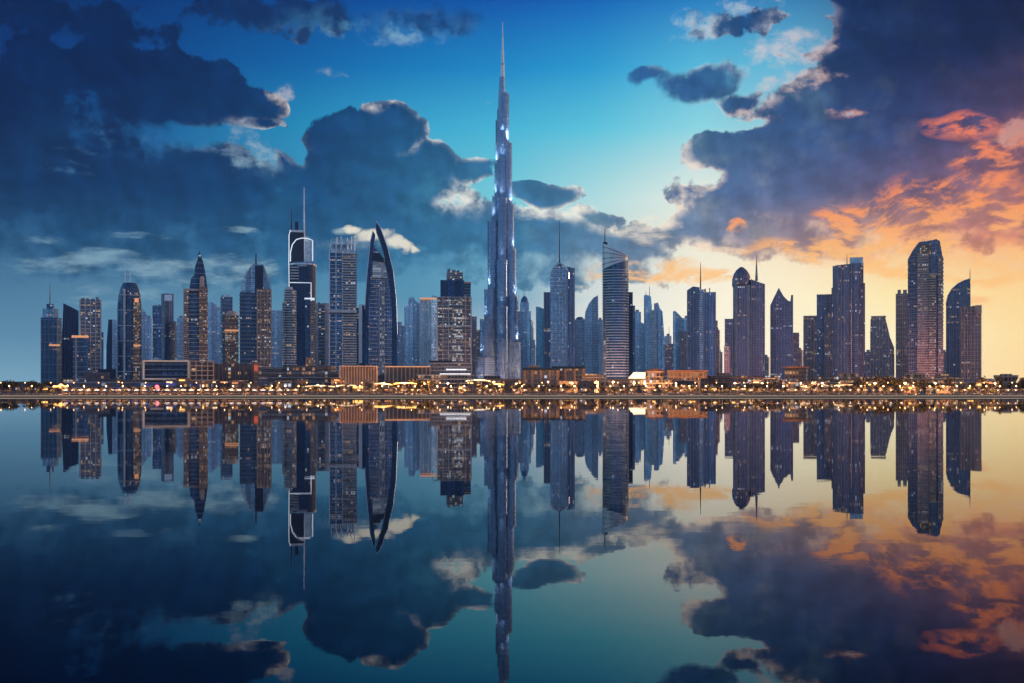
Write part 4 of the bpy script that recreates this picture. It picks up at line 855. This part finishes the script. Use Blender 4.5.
# ------------------------------------------------------------------ low city along the water
class Low(Tower):
    pass
def shore_buildings():
    # --- left part
    T = Low('low_building', 'long low dark building at the far left behind the left shore trees', 24, 900, cat='building')
    T.blk('hall', -12, 60, 383.5, d=22, m=shopd); T.blk('upper_floor', 8, 40, 381.6, 383.6, d=14, m=shopd)
    T = Low('low_building', 'flat roofed hall with steps under the balconied tower at left', 92, 860, cat='building')
    T.blk('hall', 60, 122, 378.5, d=20, m=shopd, bands=(m_slabd, 3.6, .8, .5)); T.blk('upper_floor', 84, 110, 372.5, 378.7, d=14, m=shopd); T.blk('roof_house', 98, 116, 369, 378.7, d=10, dy=2, m=m_ndk)
    T = Low('low_building', 'blue lit shopfront row along the left waterfront', 140, 720, cat='building')
    T.blk('hall', 68, 214, 382.5, d=16, m=shopb, bands=(m_slabd, 3.2, .8, .4)); T.blk('roof_terrace', 120, 150, 379.6, 382.8, d=10, m=shopd)
    T = Low('framed_building', 'wide building framed in white light like a dark screen at left', 166, 800, cat='building')
    T.blk('hall', 144, 188.5, 362, d=22, m=deep, bands=(m_slabd, 4, .5, .5)); 
    for a, c, y0, y1, nm in ((143.2, 189.3, 360.6, 362.2, 'light_frame'), (143.2, 145, 362.3, 379.4, 'light_frame'), (187.4, 189.3, 362.3, 378.2, 'light_frame'), (143.2, 189.3, 378.3, 379.8, 'light_frame')):
        T.bar(nm, a, c, y0, y1, -14.5, 3, plain('pale_frame', (.62, .5, .42), .5, emit=(1, .62, .4), es=.22) if nm == 'x' else m_lframe)
    T = Low('framed_building', 'open grid building of lit frames right of the dark screen building', 202, 790, cat='building')
    T.blk('hall', 190, 213.5, 362.5, d=16, m=flatsw)
    for i in range(5): T.bar('frame_floor', 189.6, 214, 361 + i * 4.7, 361.9 + i * 4.7, -11.5, 5, m_slabw)
    for i in range(5): T.bar('frame_column', 189.8 + i * 5.8, 190.7 + i * 5.8, 362, 999, -11.3, 2, m_slabw)
    T.bar('lit_base', 195, 213, 385.6, 388.2, -13, 3, m_gold)
    T = Low('low_building', 'dark ribbed hall between the lit grid building and the red lit kiosk', 233, 830, cat='building')
    T.blk('hall', 214.5, 252, 364, d=24, m=shopd, fins=(m_brown, 3.2, .6, .7)); T.blk('front_hall', 220, 262, 381, d=14, dy=-26, m=shopd, bands=(m_brown, 3.2, .8, .5)); T.bar('sign_strip', 221, 228, 381.5, 383, -35, 1, m_strip)
    T = Low('kiosk_tower', 'small red lit block on the podium under the arched crown tower', 256, 800, cat='building')
    T.blk('shaft', 253.5, 258.5, 363, d=6, m=m_brown, bands=(m_slabw, 3.6, .3, .4)); T.bar('red_front', 254, 258, 365, 371, -4, .6, plain('red_panel', (.5, .08, .05), .5, emit=(1, .2, .1), es=.35))
    T = Low('podium_building', 'low layered podium with long dark terraces under the twin spired tower', 299, 820, cat='building')
    T.blk('hall', 259, 340, 372, d=30, m=shopd, bands=(m_slabd, 3.4, 1.0, .6)); T.blk('terrace', 283, 336, 365.6, 372.2, d=20, m=shopd, shape='round', c=.45, bands=(m_brown, 2.6, 1.0, .5)); T.blk('terrace', 262, 292, 367.5, 372.2, d=16, dy=3, m=shopd, bands=(m_slabd, 2.6, .8, .5))
    T.blk('stair_tower', 304, 314, 357.5, 372.2, d=8, dy=-6, m=copper, taper=[(0, 1), (1, .55)])
    T = Low('fin_clad_building', 'brown box building of close vertical fins right of the layered podium', 358.5, 770, cat='building')
    T.blk('hall', 340.5, 376.5, 367, d=26, m=m_brown, fins=(m_slabw, 1.9, .8, .55)); T.bar('roof_edge', 340, 377, 366, 367.2, -14.5, 29, m_slabw); T.bar('lit_base', 343, 376, 386, 388.2, -15, 1.6, m_gold)
    T = Low('blue_dome_kiosk', 'tiny dark blue dome between the two fin clad buildings', 363, 900, cat='building')
    T.turn('dome', 363, [(999, 5.5), (367, 5.5), (364.5, 4.6), (363, 2.2)], 1, deep)
    T = Low('fin_clad_building', 'longer fin clad hall with pink lit roofline right of the brown box', 407, 860, cat='building')
    T.blk('hall', 385.5, 430, 367.5, d=26, m=m_brown, fins=(m_slabw, 3.2, .7, .8)); T.bar('pink_roofline', 385.5, 430, 366.4, 367.4, -14.2, 2, m_strip); T.blk('link', 377, 385.4, 375, d=18, m=shopd)
    T = Low('terraced_building', 'dark stacked terraces with white lit floors under the black block tower', 449, 800, cat='building')
    T.blk('hall', 418, 473, 374.5, d=30, m=shopd, bands=(m_slab, 3, 1.0, .4)); T.blk('terrace', 431, 471, 362.5, 374.7, d=22, m=shopd, bands=(m_slabd, 2.6, 1.0, .6)); T.bar('lit_floor', 446, 466, 369.2, 370.4, -17, 3, m_cool); T.bar('lit_floor', 440, 470, 373.6, 374.6, -17.5, 3, m_cool); T.blk('roof_house', 429, 452, 360.8, 362.7, d=12, m=m_ndk)
    # --- centre
    T = Low('low_building', 'wide glowing hall directly below the tallest tower', 498, 830, cat='building')
    T.blk('hall', 474, 523, 379, d=24, m=shop, bands=(m_slabw, 3.6, 1.0, .5)); T.blk('upper_floor', 484, 500, 376, 379.2, d=12, m=shopd)
    T = Low('low_building', 'dark columned block at right foot of the tallest tower', 542, 800, cat='building')
    T.blk('hall', 524, 558, 370.5, d=24, m=shopd, fins=(m_brown, 6, .8, 1.5)); T.blk('roof_slab', 523, 560, 368.4, 370.4, d=28, m=m_dark); T.blk('roof_house', 527, 540, 366, 368.6, d=12, m=m_brown)
    T = Low('low_building', 'long dark block with overhanging roof left of the banded tower', 571, 830, cat='building')
    T.blk('hall', 556, 584, 369, d=24, m=shopd, fins=(m_brown, 7, .7, 1.6)); T.blk('roof_slab', 552, 585, 366.6, 368.8, d=28, m=m_dark); T.blk('side_hall', 584.3, 604, 374, d=22, m=shop, bands=(m_slabw, 3.4, .8, .5))
    T = Low('low_building', 'terraced brown hall with warm windows left below the banded tower', 590, 740, cat='building')
    T.blk('hall', 560, 606, 381, d=16, m=shop, bands=(m_brown, 3.2, .9, .5))
    T = Low('low_building', 'brightest floodlit hall right of the foot of the banded tower', 630, 860, cat='building')
    T.blk('hall', 607, 646, 378.5, d=20, m=shop, bands=(m_slabw, 3.6, .8, .5)); T.bar('floodlit_screen', 633, 646, 372.6, 378.6, -13, 1, m_hotp); T.prof('screen_wedge', [(628, 378.5), (633.3, 373), (633.3, 378.5)], 1.2, m_hotp, dy=-12.5)
    T = Low('domed_hall', 'round hall with shallow domed roof right of the brightest floodlit hall', 655, 800, cat='building')
    T.turn('hall', 655, [(999, 9.6), (372, 9.6)], .8, copper, bands=(m_slabw, 3.6, .6, .5), smooth=False); T.turn('domed_roof', 655, [(372.2, 10.4), (370.6, 10), (369, 6.5), (368.2, 2)], .8, m_roofw); T.blk('side_hall', 640, 671, 380, d=14, dy=-22, m=shop, bands=(m_slabw, 3, .8, .5))
    T = Low('low_building', 'flat roofed lit arcade left of the yellow lit tree', 688, 800, cat='building')
    T.blk('hall', 669, 706, 372, d=22, m=copper, fins=(m_brown, 5, .7, 1.0), bands=(m_brown, 4, .8, .6)); T.blk('roof_slab', 667.5, 707.5, 370.4, 371.8, d=26, m=m_roofw); T.bar('dark_glass_front', 676, 694, 381, 385, -14, 1.5, m_dark)
    T = Low('low_building', 'low terracotta hall with white slanted canopies under the domed tower', 742, 820, cat='building')
    T.blk('hall', 708, 780, 376, d=24, m=shopd, bands=(m_roofw, 3.4, .9, .6)); T.blk('upper_floor', 716, 730, 373, 376.2, d=14, m=shop)
    for i, x in enumerate((733, 741, 749)): T.prof('slanted_canopy', [(x, 384.5 - i * .6), (x + 8, 382.2 - i * .3), (x + 8, 383 - i * .3), (x, 385.4 - i * .6)], 6, m_white, dy=-17)
    # --- right
    T = Low('drum_building', 'dark flared drum with a flat lid below the gabled tower', 796, 800, cat='building')
    T.blk('drum', 784.5, 808, 368.6, 381, d=18, m=shopd, shape='round', c=.4, taper=[(0, .92), (1, 1)], fins=None); T.blk('lid', 782.5, 809, 366.6, 368.3, d=22, m=m_roofw, shape='round', c=.4); T.blk('base_hall', 776, 826, 381, d=26, m=shop, bands=(m_roofw, 3, .8, .5))
    T = Low('low_building', 'low hall with curved white roof right of the dark drum', 822, 730, cat='building')
    T.prof('curved_roof', [(811, 387.4), (813, 384.8), (818, 383.6), (825, 384.4), (833, 386.8), (833, 387.6), (825, 385.6), (818, 384.8), (813, 386)], 16, m_white); T.blk('hall', 812, 834, 387.6, d=14, m=shop)
    T = Low('low_building', 'long lit arcade below the tall navy tower', 850, 850, cat='building')
    T.blk('hall', 812, 888, 377, d=22, m=shop, bands=(m_slabw, 3.4, .8, .5), fins=(m_brown, 8, .8, 1)); T.blk('upper_floor', 838, 858, 373, 377.3, d=12, m=copper)
    T = Low('low_building', 'wide lit podium below the octagonal tower', 920, 850, cat='building')
    T.blk('hall', 888.5, 962, 377.6, d=22, m=shop, bands=(m_slabw, 3.2, .8, .5)); T.blk('upper_floor', 905, 925, 373, 377.9, d=12, m=copper, bands=(m_slabw, 2.6, .6, .5)); T.blk('upper_floor', 934, 948, 374.5, 377.9, d=12, m=shop)
    T = Low('low_building', 'low mauve hall under the rightmost tower', 975, 880, cat='building')
    T.blk('hall', 962.5, 992, 378.6, d=20, m=mauve, bands=(m_slabw, 3.2, .8, .5))
    T = Low('pavilion', 'flared pavilion with wide flat top near the right end of the shore', 1006, 820, cat='building')
    T.blk('base', 996, 1016, 381, d=20, m=mauve); T.blk('flared_top', 993.5, 1018.5, 375.2, 381.3, d=26, m=mauve, taper=[(0, .82), (.7, 1), (1, 1)], shape='round', c=.3); T.blk('roof_house', 1000, 1012, 374, 375.4, d=10, m=m_brown)
    T = Low('low_building', 'low dim hall at the very right edge of the picture', 1040, 840, cat='building')
    T.blk('hall', 1019, 1066, 380.6, d=20, m=mauve, bands=(m_slabw, 3.2, .8, .5))

m_lframe = plain('pale_lit_frame', (.62, .5, .42), .5, emit=(1, .62, .4), es=.16)
m_hotp = lamp_mat('floodlit_panel', (1.0, .74, .46), 1.8)
shore_buildings()

# --- waterfront kiosks, canopies, lamps, trees, people scale detail
def copy_tree(o, parent=None):
    c = o.copy(); COL.objects.link(c); c.parent = parent
    for ch in list(o.children):
        copy_tree(ch, c)
    return c
def wx(px, D): return (px - 512.0) * D / F

def leaf_cloud(b, rr, centre, rad, n, size):
    """n small leaf cards through an uneven ellipsoid"""
    cx, cy, cz = centre; rx, ry, rz = rad
    for i in range(n):
        while True:
            p = Vector((rr.uniform(-1, 1), rr.uniform(-1, 1), rr.uniform(-1, 1)))
            if p.length < 1: break
        p = p * (0.55 + 0.45 * p.length)
        q = Vector((cx + p.x * rx, cy + p.y * ry, cz + p.z * rz))
        a = Vector((rr.uniform(-1, 1), rr.uniform(-1, 1), rr.uniform(-1, 1))).normalized(); c = a.orthogonal().normalized(); e = a.cross(c)
        s_ = size * rr.uniform(.6, 1.3)
        b.face([q - c * s_, q - e * s_ * .55, q + c * s_, q + e * s_ * .55])
leaf1 = plain('olive_leaves', (0.095, 0.075, 0.035), .7, 0, .5, .9)
leaf2 = plain('dark_leaves', (0.075, 0.055, 0.040), .7, 0, .5, .9)
leaf3 = plain('golden_leaves', (0.30, 0.20, 0.04), .7, 0, .4, .9)
bark = plain('bark', (0.14, 0.09, 0.06), .9, 0, .3, 2)
def leafmat_fix():
    for m in (leaf1, leaf2, leaf3): m.node_tree.nodes['Principled BSDF'].inputs['Specular IOR Level'].default_value = .2
leafmat_fix()
def make_tree(name, seed, h, w, m, n=150, size=.34):
    rr = random.Random(seed); root = empty(name, (0, 0, 0)); b = MB()
    th = h * .38
    b.tube([(0, 0, 0), (.05, .03, th * .6), (0, 0, th)], .17, 7, .11)
    for k in range(4):
        a = k * 1.6 + rr.random(); b.tube([(0, 0, th * .85), (math.cos(a) * w * .2, math.sin(a) * w * .2, h * .6), (math.cos(a) * w * .32, math.sin(a) * w * .32, h * .78)], .08, 5, .03)
    b.build('trunk', bark, root); b = MB()
    for k in range(6):
        a = rr.uniform(0, 6.3); q = rr.uniform(.05, .26) * w
        leaf_cloud(b, rr, (math.cos(a) * q, math.sin(a) * q, h * rr.uniform(.52, .84)), (w * .27, w * .27, h * .19), n // 6, size)
    b.build('crown', m, root); return root
def make_palm(seed, h):
    rr = random.Random(seed); root = empty('palm_tree', (0, 0, 0)); b = MB()
    b.tube([(0, 0, 0), (.1, 0, h * .4), (.05, .05, h * .86)], .22, 8, .14); b.build('trunk', bark, root); b = MB()
    for k in range(15):
        a = k * 2 * math.pi / 15 + rr.uniform(-.15, .15); up = rr.uniform(.1, .9); L = h * .33; dirv = Vector((math.cos(a), math.sin(a), 0)); side = Vector((-math.sin(a), math.cos(a), 0)); prev = None
        for j in range(5):
            f = j / 4; c = Vector((.05, .05, h * .86)) + dirv * L * f + Vector((0, 0, L * (up * f - 1.0 * f * f))); wd = .30 * (1 - f) + .06
            cur = (c - side * wd - Vector((0, 0, .12)), c, c + side * wd - Vector((0, 0, .12)))
            if prev: b.face([prev[0], prev[1], cur[1], cur[0]]); b.face([prev[1], prev[2], cur[2], cur[1]])
            prev = cur
    b.build('crown', leaf1, root); return root

def plant_trees():
    rr = random.Random(42)
    protos = [make_tree('tree', 1, 3.9, 3.9, leaf1), make_tree('tree', 2, 4.4, 3.4, leaf2), make_tree('tree', 3, 3.4, 4.2, leaf1), make_palm(4, 5.2), make_tree('tree', 5, 3.6, 3.6, leaf2)]
    used = set()
    def put(i, x, y, s_, label, group, cat='tree'):
        if i in used: o = copy_tree(protos[i])
        else: o = protos[i]; used.add(i)
        o.location = (x, y, GROUND); o.rotation_euler = (0, 0, rr.uniform(0, 6.28)); o.scale = (s_, s_, s_ * rr.uniform(.9, 1.12)); tag(o, label, cat, group)
    x = wx(-8, 612)
    while x < wx(1034, 612):                          # first row on the promenade
        i = 3 if rr.random() < .16 else rr.choice([0, 1, 2, 4])
        if i == 3: put(i, x, 611 + rr.uniform(-.6, .6), rr.uniform(.85, 1.05), 'small palm tree in the front planting row along the quay', 'palm trees in the front row of the quay')
        else: put(i, x, 611 + rr.uniform(-1, 1), rr.uniform(.72, 1.05), 'small round tree in the front planting row along the quay', 'round trees in the front row of the quay')
        x += rr.uniform(3.6, 5.8)
    x = wx(-8, 650)
    while x < wx(1034, 650):                          # second row beyond the road
        i = 3 if rr.random() < .3 else rr.choice([0, 1, 2, 4])
        if i == 3: put(i, x, 645 + rr.uniform(-3, 3), rr.uniform(1.1, 1.35), 'taller palm tree in the row beyond the waterside road', 'palm trees beyond the waterside road')
        else: put(i, x, 645 + rr.uniform(-3, 3), rr.uniform(1.1, 1.5), 'bushy tree in the row beyond the waterside road', 'bushy trees beyond the waterside road')
        x += rr.uniform(4.5, 8.5)
    # groves
    groves = [(-6, 58, 690, 11, 1.9, 'dark tree of the grove at the far left end of the shore', 'dark trees of the left end grove'),
              (386, 432, 705, 8, 1.8, 'tree before the fin clad hall right of the brown box', 'trees before the long fin clad hall'),
              (476, 600, 700, 22, 1.6, 'tree in the lit park below the tallest tower', 'trees in the lit park below the tallest tower'),
              (708, 780, 705, 12, 1.6, 'tree before the terracotta hall with white canopies', 'trees before the terracotta hall'),
              (852, 912, 690, 20, 2.25, 'dark dense tree of the grove below the tall navy tower', 'dark trees of the right grove'),
              (912, 1034, 690, 26, 1.9, 'tree of the long grove at the right end of the shore', 'trees of the right end grove')]
    for a, c, D, n, s_, lab, grp in groves:
        for k in range(n):
            px = a + (c - a) * (k + rr.uniform(.1, .9)) / n
            put(rr.choice([1, 4, 0]), wx(px, D), D + rr.uniform(-10, 10), s_ * rr.uniform(.85, 1.2), lab, grp)
    g = make_tree('tree', 9, 7.6, 8.0, leaf3, 420, .45); g.location = (wx(703, 735), 735, GROUND); tag(g, 'single large yellow lit tree right of the lit arcade', 'tree')
    for i, p in enumerate(protos):
        if i not in used:
            for c in list(p.children): bpy.data.objects.remove(c)
            bpy.data.objects.remove(p)
plant_trees()

def street_lamps():
    root = empty('street_lamp', (0, 0, 0)); b = MB()
    b.tube([(0, 0, 0), (0, 0, 4.3)], .07, 6, .05); b.box(-.14, .14, -.14, .14, 0, .35); b.build('pole', m_dark, root)
    b = MB(); b.loft([ring(p_ell(.2 * f, .2 * f, 10), z) for z, f in ((4.28, 1.2), (4.36, 2.1), (4.5, 2.5), (4.64, 2.1), (4.72, .9))], True, True); b.build('lamp_globe', m_glow, root, True)
    rr = random.Random(3); first = True; x = wx(-4, 608)
    L = bpy.data.lights.new('lamp_light', 'POINT'); L.energy = 4000; L.color = (1.0, .52, .22); L.shadow_soft_size = .3
    while x < wx(1030, 608):
        o = root if first else copy_tree(root); first = False
        o.location = (x, 607.9, GROUND + .02); tag(o, 'thin dark lamp post with a glowing globe along the quay edge', 'street lamp', 'lamp posts along the quay edge')
        if True:
            l = bpy.data.objects.new('lamp_light', L); COL.objects.link(l); l.parent = o; l.location = (0, -.5, 4.6); l.visible_glossy = False
        x += rr.choice((7.5, 9.2, 12.5))
    root2 = copy_tree(root); first = True; x = wx(2, 640)
    while x < wx(1030, 640):
        o = root2 if first else copy_tree(root); first = False
        for ch in [c for c in o.children if c.type == 'LIGHT']: bpy.data.objects.remove(ch)
        o.scale = (1.1, 1.1, 1.45)
        o.location = (x, 638.6, GROUND); tag(o, 'taller lamp post with glowing globe beyond the waterside road', 'street lamp', 'lamp posts beyond the waterside road')
        x += rr.uniform(12, 17)
street_lamps()

def canopies():
    """market stalls with lit white canopies along the left quay"""
    root = empty('market_stall', (0, 0, 0)); b = MB()
    b.loft([ring(p_rect(3.3, 2.6), 2.15), ring(p_rect(3.3, 2.6), 2.4), ring(p_rect(.3, .3), 3.15)], True, True); cn = b.build('canopy', plain('white_canvas', (.75, .73, .7), .8, 0, .1), root)
    for sx in (-1, 1):
        for sy in (-1, 1): b = MB(); b.tube([(sx * 1.5, sy * 1.15, 0), (sx * 1.5, sy * 1.15, 2.2)], .05, 6); b.build('post', m_conc, root)
    b = MB(); b.box(-1.3, 1.3, -.9, -.4, 0, .95); b.build('counter', m_brown, root)
    b = MB(); b.box(-1.1, 1.1, -.05, .05, 1.98, 2.06); b.build('light_tube', lamp_mat('stall_light', (1.0, .78, .62), 5), root)
    rr = random.Random(8); first = True; x = wx(66, 617)
    while x < wx(300, 617):
        o = root if first else copy_tree(root); first = False
        o.location = (x, 617 + rr.uniform(-.5, .5), GROUND + .02); o.rotation_euler = (0, 0, rr.uniform(-.1, .1)); tag(o, 'white peaked market stall lit from inside on the left quay', 'market stall', 'white stalls on the left quay'); x += rr.uniform(4.0, 5.0)
    # parasols on the right quay
    r2 = empty('cafe_parasol', (0, 0, 0)); b = MB(); b.loft([ring(p_ell(3.0, 3.0, 8), 2.2), ring(p_ell(3.0, 3.0, 8), 2.32), ring(p_ell(.2, .2, 8), 3.0)], True, True); b.build('canopy', plain('cream_canvas', (.78, .66, .52), .8, 0, .1), r2)
    b = MB(); b.tube([(0, 0, 0), (0, 0, 2.25)], .05, 6); b.build('pole', m_dark, r2)
    b = MB(); b.loft([ring(p_ell(.3, .3, 8), 1.9), ring(p_ell(.3, .3, 8), 2.1)], True, True); b.build('lamp', lamp_mat('parasol_lamp', (1.0, .58, .3), 12), r2)
    first = True
    for a, c, st in ((788, 1030, 5.2), (306, 470, 7.5), (480, 780, 6.4)):
        x = wx(a, 619)
        while x < wx(c, 619):
            o = r2 if first else copy_tree(r2); first = False
            o.location = (x, 619 + rr.uniform(-1.2, 1.2), GROUND + .02); tag(o, 'cream parasol with a lamp beneath it on the promenade', 'parasol', 'parasols along the promenade'); x += st * rr.uniform(.75, 1.3)
canopies()

def lit_things():
    def canopy(label, px0, px1, D, py, h, m, thick=.5, posts=4):
        """curved entrance roof on posts, lit from below"""
        x0, x1 = wx(px0, D), wx(px1, D); z = CAMH + (HY - py) * D / F - GROUND; root = empty('lit_canopy', ((x0 + x1) / 2, D, GROUND)); tag(root, label, 'canopy')
        w = x1 - x0; b = MB(); n = 12; up = []; dn = []
        for i in range(n + 1):
            f = i / n; zz = z + h * (1 - (2 * f - 1) ** 2); up.append((-w / 2 + w * f, zz + thick)); dn.append((-w / 2 + w * f, zz))
        for i in range(n):
            (xa, za), (xb, zb) = up[i], up[i + 1]; (_, zc), (_, zd) = dn[i], dn[i + 1]
            b.face([(xa, -4, za), (xb, -4, zb), (xb, 4, zb), (xa, 4, za)]); b.face([(xa, -4, zc), (xa, 4, zc), (xb, 4, zd), (xb, -4, zd)])
            b.face([(xa, -4, zc), (xb, -4, zd), (xb, -4, zb), (xa, -4, za)]); b.face([(xa, 4, zc), (xa, 4, za), (xb, 4, zb), (xb, 4, zd)])
        b.face([(-w/2, -4, z), (-w/2, -4, z + thick), (-w/2, 4, z + thick), (-w/2, 4, z)]); b.face([(w/2, -4, z), (w/2, 4, z), (w/2, 4, z + thick), (w/2, -4, z + thick)])
        b.build('roof', m, root)
        for k in range(posts):
            xx = -w / 2 + w * (k + .5) / posts; b = MB(); b.tube([(xx, -2, 0), (xx, -2, z + .1)], .15, 6); b.build('post', m_conc, root)
        return root
    canopy('long curved pale lit roof left of the brown box building', 303, 334, 690, 387.2, .7, m_lit)
    canopy('shorter curved pale lit roof right after the long one', 337, 357, 690, 386.4, .6, m_lit)
    canopy('yellow lit roof in front of the brown box building', 368, 392, 700, 385.2, .8, m_gold)
    canopy('yellow lit roof before the long fin clad hall', 394, 418, 700, 384.4, .8, m_gold)
    canopy('white lit roof at the left foot of the tallest tower', 466, 490, 720, 381.4, .7, m_hotp)
    canopy('amber lit roof at the right foot of the tallest tower', 492, 505, 710, 385.6, .8, m_gold)
    canopy('broad white lit roof right of the curved white roof hall', 836, 864, 690, 386.0, .5, m_lit)
    canopy('flat orange lit roof at the left end of the stalls', 55, 66, 690, 387.4, .8, m_gold, posts=2)
    canopy('pale lit roof at the left end below the right grove', 790, 808, 690, 387.6, .4, m_lit, posts=2)
    # red star sign on a pole by the left quay
    for px, D, py, r_, mt, lab, cat in ((157, 700, 387, 1.3, m_red, 'round red glowing sign on a post by the left quay', 'sign'), (61, 690, 386, 1.4, lamp_mat('orange_sign', (1, .35, .12), 6), 'round orange glowing sign on a post at the far left', 'sign')):
        z = CAMH + (HY - py) * D / F - GROUND; root = empty('round_sign', (wx(px, D), D, GROUND)); tag(root, lab, cat)
        b = MB(); b.tube([(0, 0, 0), (0, 0, z)], .12, 6); b.build('post', m_dark, root)
        b = MB(); pl = [(r_ * math.cos(a), r_ * math.sin(a)) for a in [k * math.pi / 10 for k in range(20)]]; b.loft([[(x, -.2, z + y) for x, y in pl], [(x, .2, z + y) for x, y in pl]], True, True); b.build('sign_disc', mt, root)
    # floodlight masts over the brightest plaza, and the uplights round the tallest tower
    def flood(label, px, D, z, power, color, target=None, size=1.0, soft=70):
        root = empty('floodlight_mast', (wx(px, D), D, GROUND)); tag(root, label, 'floodlight', 'floodlight masts in the lit park')
        b = MB(); b.tube([(0, 0, 0), (0, 0, z)], .14, 6); b.build('pole', m_dark, root)
        b = MB(); b.box(-.45 * size, .45 * size, -.3, .3, z, z + .4 * size); b.build('lamp_head', m_hot, root)
        l = bpy.data.lights.new('flood', 'POINT'); l.energy = power * (4.0 if 480 < px < 520 or 590 < px < 650 else 2.0 if px < 770 else 3.0); l.color = color; l.shadow_soft_size = .6
        lo = bpy.data.objects.new('flood', l); COL.objects.link(lo); lo.parent = root; lo.location = (0, -1.2, z + .3); lo.visible_glossy = False
    fl = 'tall floodlight mast with glowing head in the lit park'
    rr = random.Random(6)
    for px, D, z, p in ((494, 706, 7, 9000), (516, 712, 6, 9000), (548, 716, 7, 8000), (604, 728, 6, 16000), (613, 722, 7, 20000), (622, 730, 6, 24000), (634, 726, 6, 20000), (645, 730, 6, 12000), (572, 716, 6, 8000), (590, 720, 5, 9000), (702, 722, 6, 16000), (676, 735, 6, 9000), (384, 695, 6, 12000), (404, 694, 6, 12000), (425, 700, 6, 6000), (448, 700, 6, 6000), (470, 705, 6, 12000), (735, 720, 6, 7000), (762, 720, 6, 7000), (800, 712, 6, 9000), (822, 705, 6, 9000), (845, 700, 6, 9000), (875, 670, 6, 8000), (905, 668, 6, 8000), (935, 670, 6, 9000), (965, 670, 6, 9000), (995, 672, 6, 7000), (318, 690, 5, 9000), (346, 690, 5, 8000)):
        flood(fl, px, D, z, p, (1.0, .52, .2))
    # ground uplights washing the tallest tower and its neighbours
    base = (wx(502, 2350), 2350)
    for i, (dx, dy, pw) in enumerate(((-60, -60, 3.0e6), (60, -62, 3.0e6), (0, -105, 3.5e6), (-95, -20, 2e6), (92, -20, 2e6))):
        root = empty('ground_uplight', (base[0] + dx, base[1] + dy, GROUND)); tag(root, 'ground floodlight box aimed up at the tallest tower', 'floodlight', 'uplights round the tallest tower')
        b = MB(); b.box(-1.5, 1.5, -1, 1, 0, 1.2); b.build('housing', m_dark, root); b = MB(); b.box(-1.3, 1.3, -.8, .8, 1.203, 1.4); b.build('lens', m_hot, root)
        l = bpy.data.lights.new('uplight', 'SPOT'); l.energy = pw * .22; l.color = (1.0, .54, .36); l.spot_size = R(70); l.spot_blend = 1; l.shadow_soft_size = 2
        lo = bpy.data.objects.new('uplight', l); COL.objects.link(lo); lo.parent = root; lo.location = (0, 0, 2); lo.visible_glossy = False
        tv = Vector((-dx * .8, -dy * .8, 60)); lo.rotation_euler = tv.to_track_quat('-Z', 'Y').to_euler()
lit_things()

def added_uplights():  # floodlight boxes added to bring warm city glow to the tower feet
    rr = random.Random(31); first = None
    for px in (96, 150, 196, 256, 300, 345, 382, 420, 455, 530, 562, 590, 615, 645, 680, 702, 728, 748, 782, 812, 848, 880, 905, 928, 960, 985):
        D = 1760 + rr.uniform(-10, 10); x = wx(px, D)
        root = empty('ground_uplight', (x, D, GROUND)); tag(root, 'added floodlight box giving city glow at the foot of the towers', 'floodlight', 'added uplights along the feet of the towers')
        b = MB(); b.box(-1.5, 1.5, -1, 1, 0, 1.2); b.build('housing', m_dark, root); b = MB(); b.box(-1.3, 1.3, -.8, .8, 1.203, 1.4); b.build('lens', m_hot, root)
        l = bpy.data.lights.new('uplight', 'SPOT'); l.energy = (0.05e6 if px < 440 else 0.14e6 if px < 720 else 0.13e6) * rr.uniform(.7, 1.4); l.color = (1.0, .50, .32) if px < 720 else (1.0, .42, .34); l.spot_size = R(110); l.spot_blend = 1; l.shadow_soft_size = 2
        lo = bpy.data.objects.new('uplight', l); COL.objects.link(lo); lo.parent = root; lo.location = (0, 0, 2); lo.visible_glossy = False
        lo.rotation_euler = Vector((rr.uniform(-15, 15), 100, 35)).to_track_quat('-Z', 'Y').to_euler()
added_uplights()

def railing_and_benches():
    rl = MB(); 
    root = empty('quay_railing', (0, 599.75, 1.42)); tag(root, 'thin dark metal railing along the edge of the quay', 'railing')
    b = MB(); b.tube([(-330, 0, 1.0), (330, 0, 1.0)], .04, 6); b.tube([(-330, 0, .55), (330, 0, .55)], .025, 5); b.build('rail', m_dark, root)
    x = -330
    b = MB()
    while x <= 330: b.tube([(x, 0, 0), (x, 0, 1.0)], .035, 5); x += 3
    o = b.build('posts', m_dark, root); o['kind'] = 'stuff'
railing_and_benches()

def small_buildings():
    """the clutter of small lit pavilions and shops between the quay trees and the towers"""
    rr = random.Random(77)
    mats = [shop, shopd, shop, copper, shopd]
    for k in range(74):
        px = 30 + (1000 - 30) * (k + rr.uniform(.1, .9)) / 74; D = rr.choice((662, 678, 694, 716, 745)) + rr.uniform(-4, 4)
        wpx = rr.uniform(6, 17); h = rr.choice((3.2, 3.6, 4.4, 6.4, 7.4)) * (1.0 if D < 700 else 1.25); py = HY - (h + GROUND - CAMH) * F / D
        T = Tower('small_pavilion', 'small low flat roofed pavilion among the trees behind the waterside road', px, D, rr.uniform(-14, 14), cat='building', group='small pavilions behind the waterside road')
        mm = rr.choice(mats) if px > 270 else rr.choice([shopd, shopd, shopb, shop])
        T.blk('hall', px - wpx / 2, px + wpx / 2, py, d=rr.uniform(6, 9), m=mm)
        T.blk('roof_slab', px - wpx / 2 - .6, px + wpx / 2 + .6, py - .5, py - .01, d=rr.uniform(9.5, 11), m=rr.choice([m_roof, m_roofw, m_brown, m_slabw]))
        if rr.random() < .5: T.plant(px - wpx / 3, px + wpx / 4, py - .5 - rr.uniform(1, 3), py - .5)
        if rr.random() < .5: T.bar('lit_sign', px - wpx * .3, px + wpx * .1, py + 1.0, py + 2.2, -5.4, .3, rr.choice([m_gold, m_gold, m_lit, m_strip]))
small_buildings()
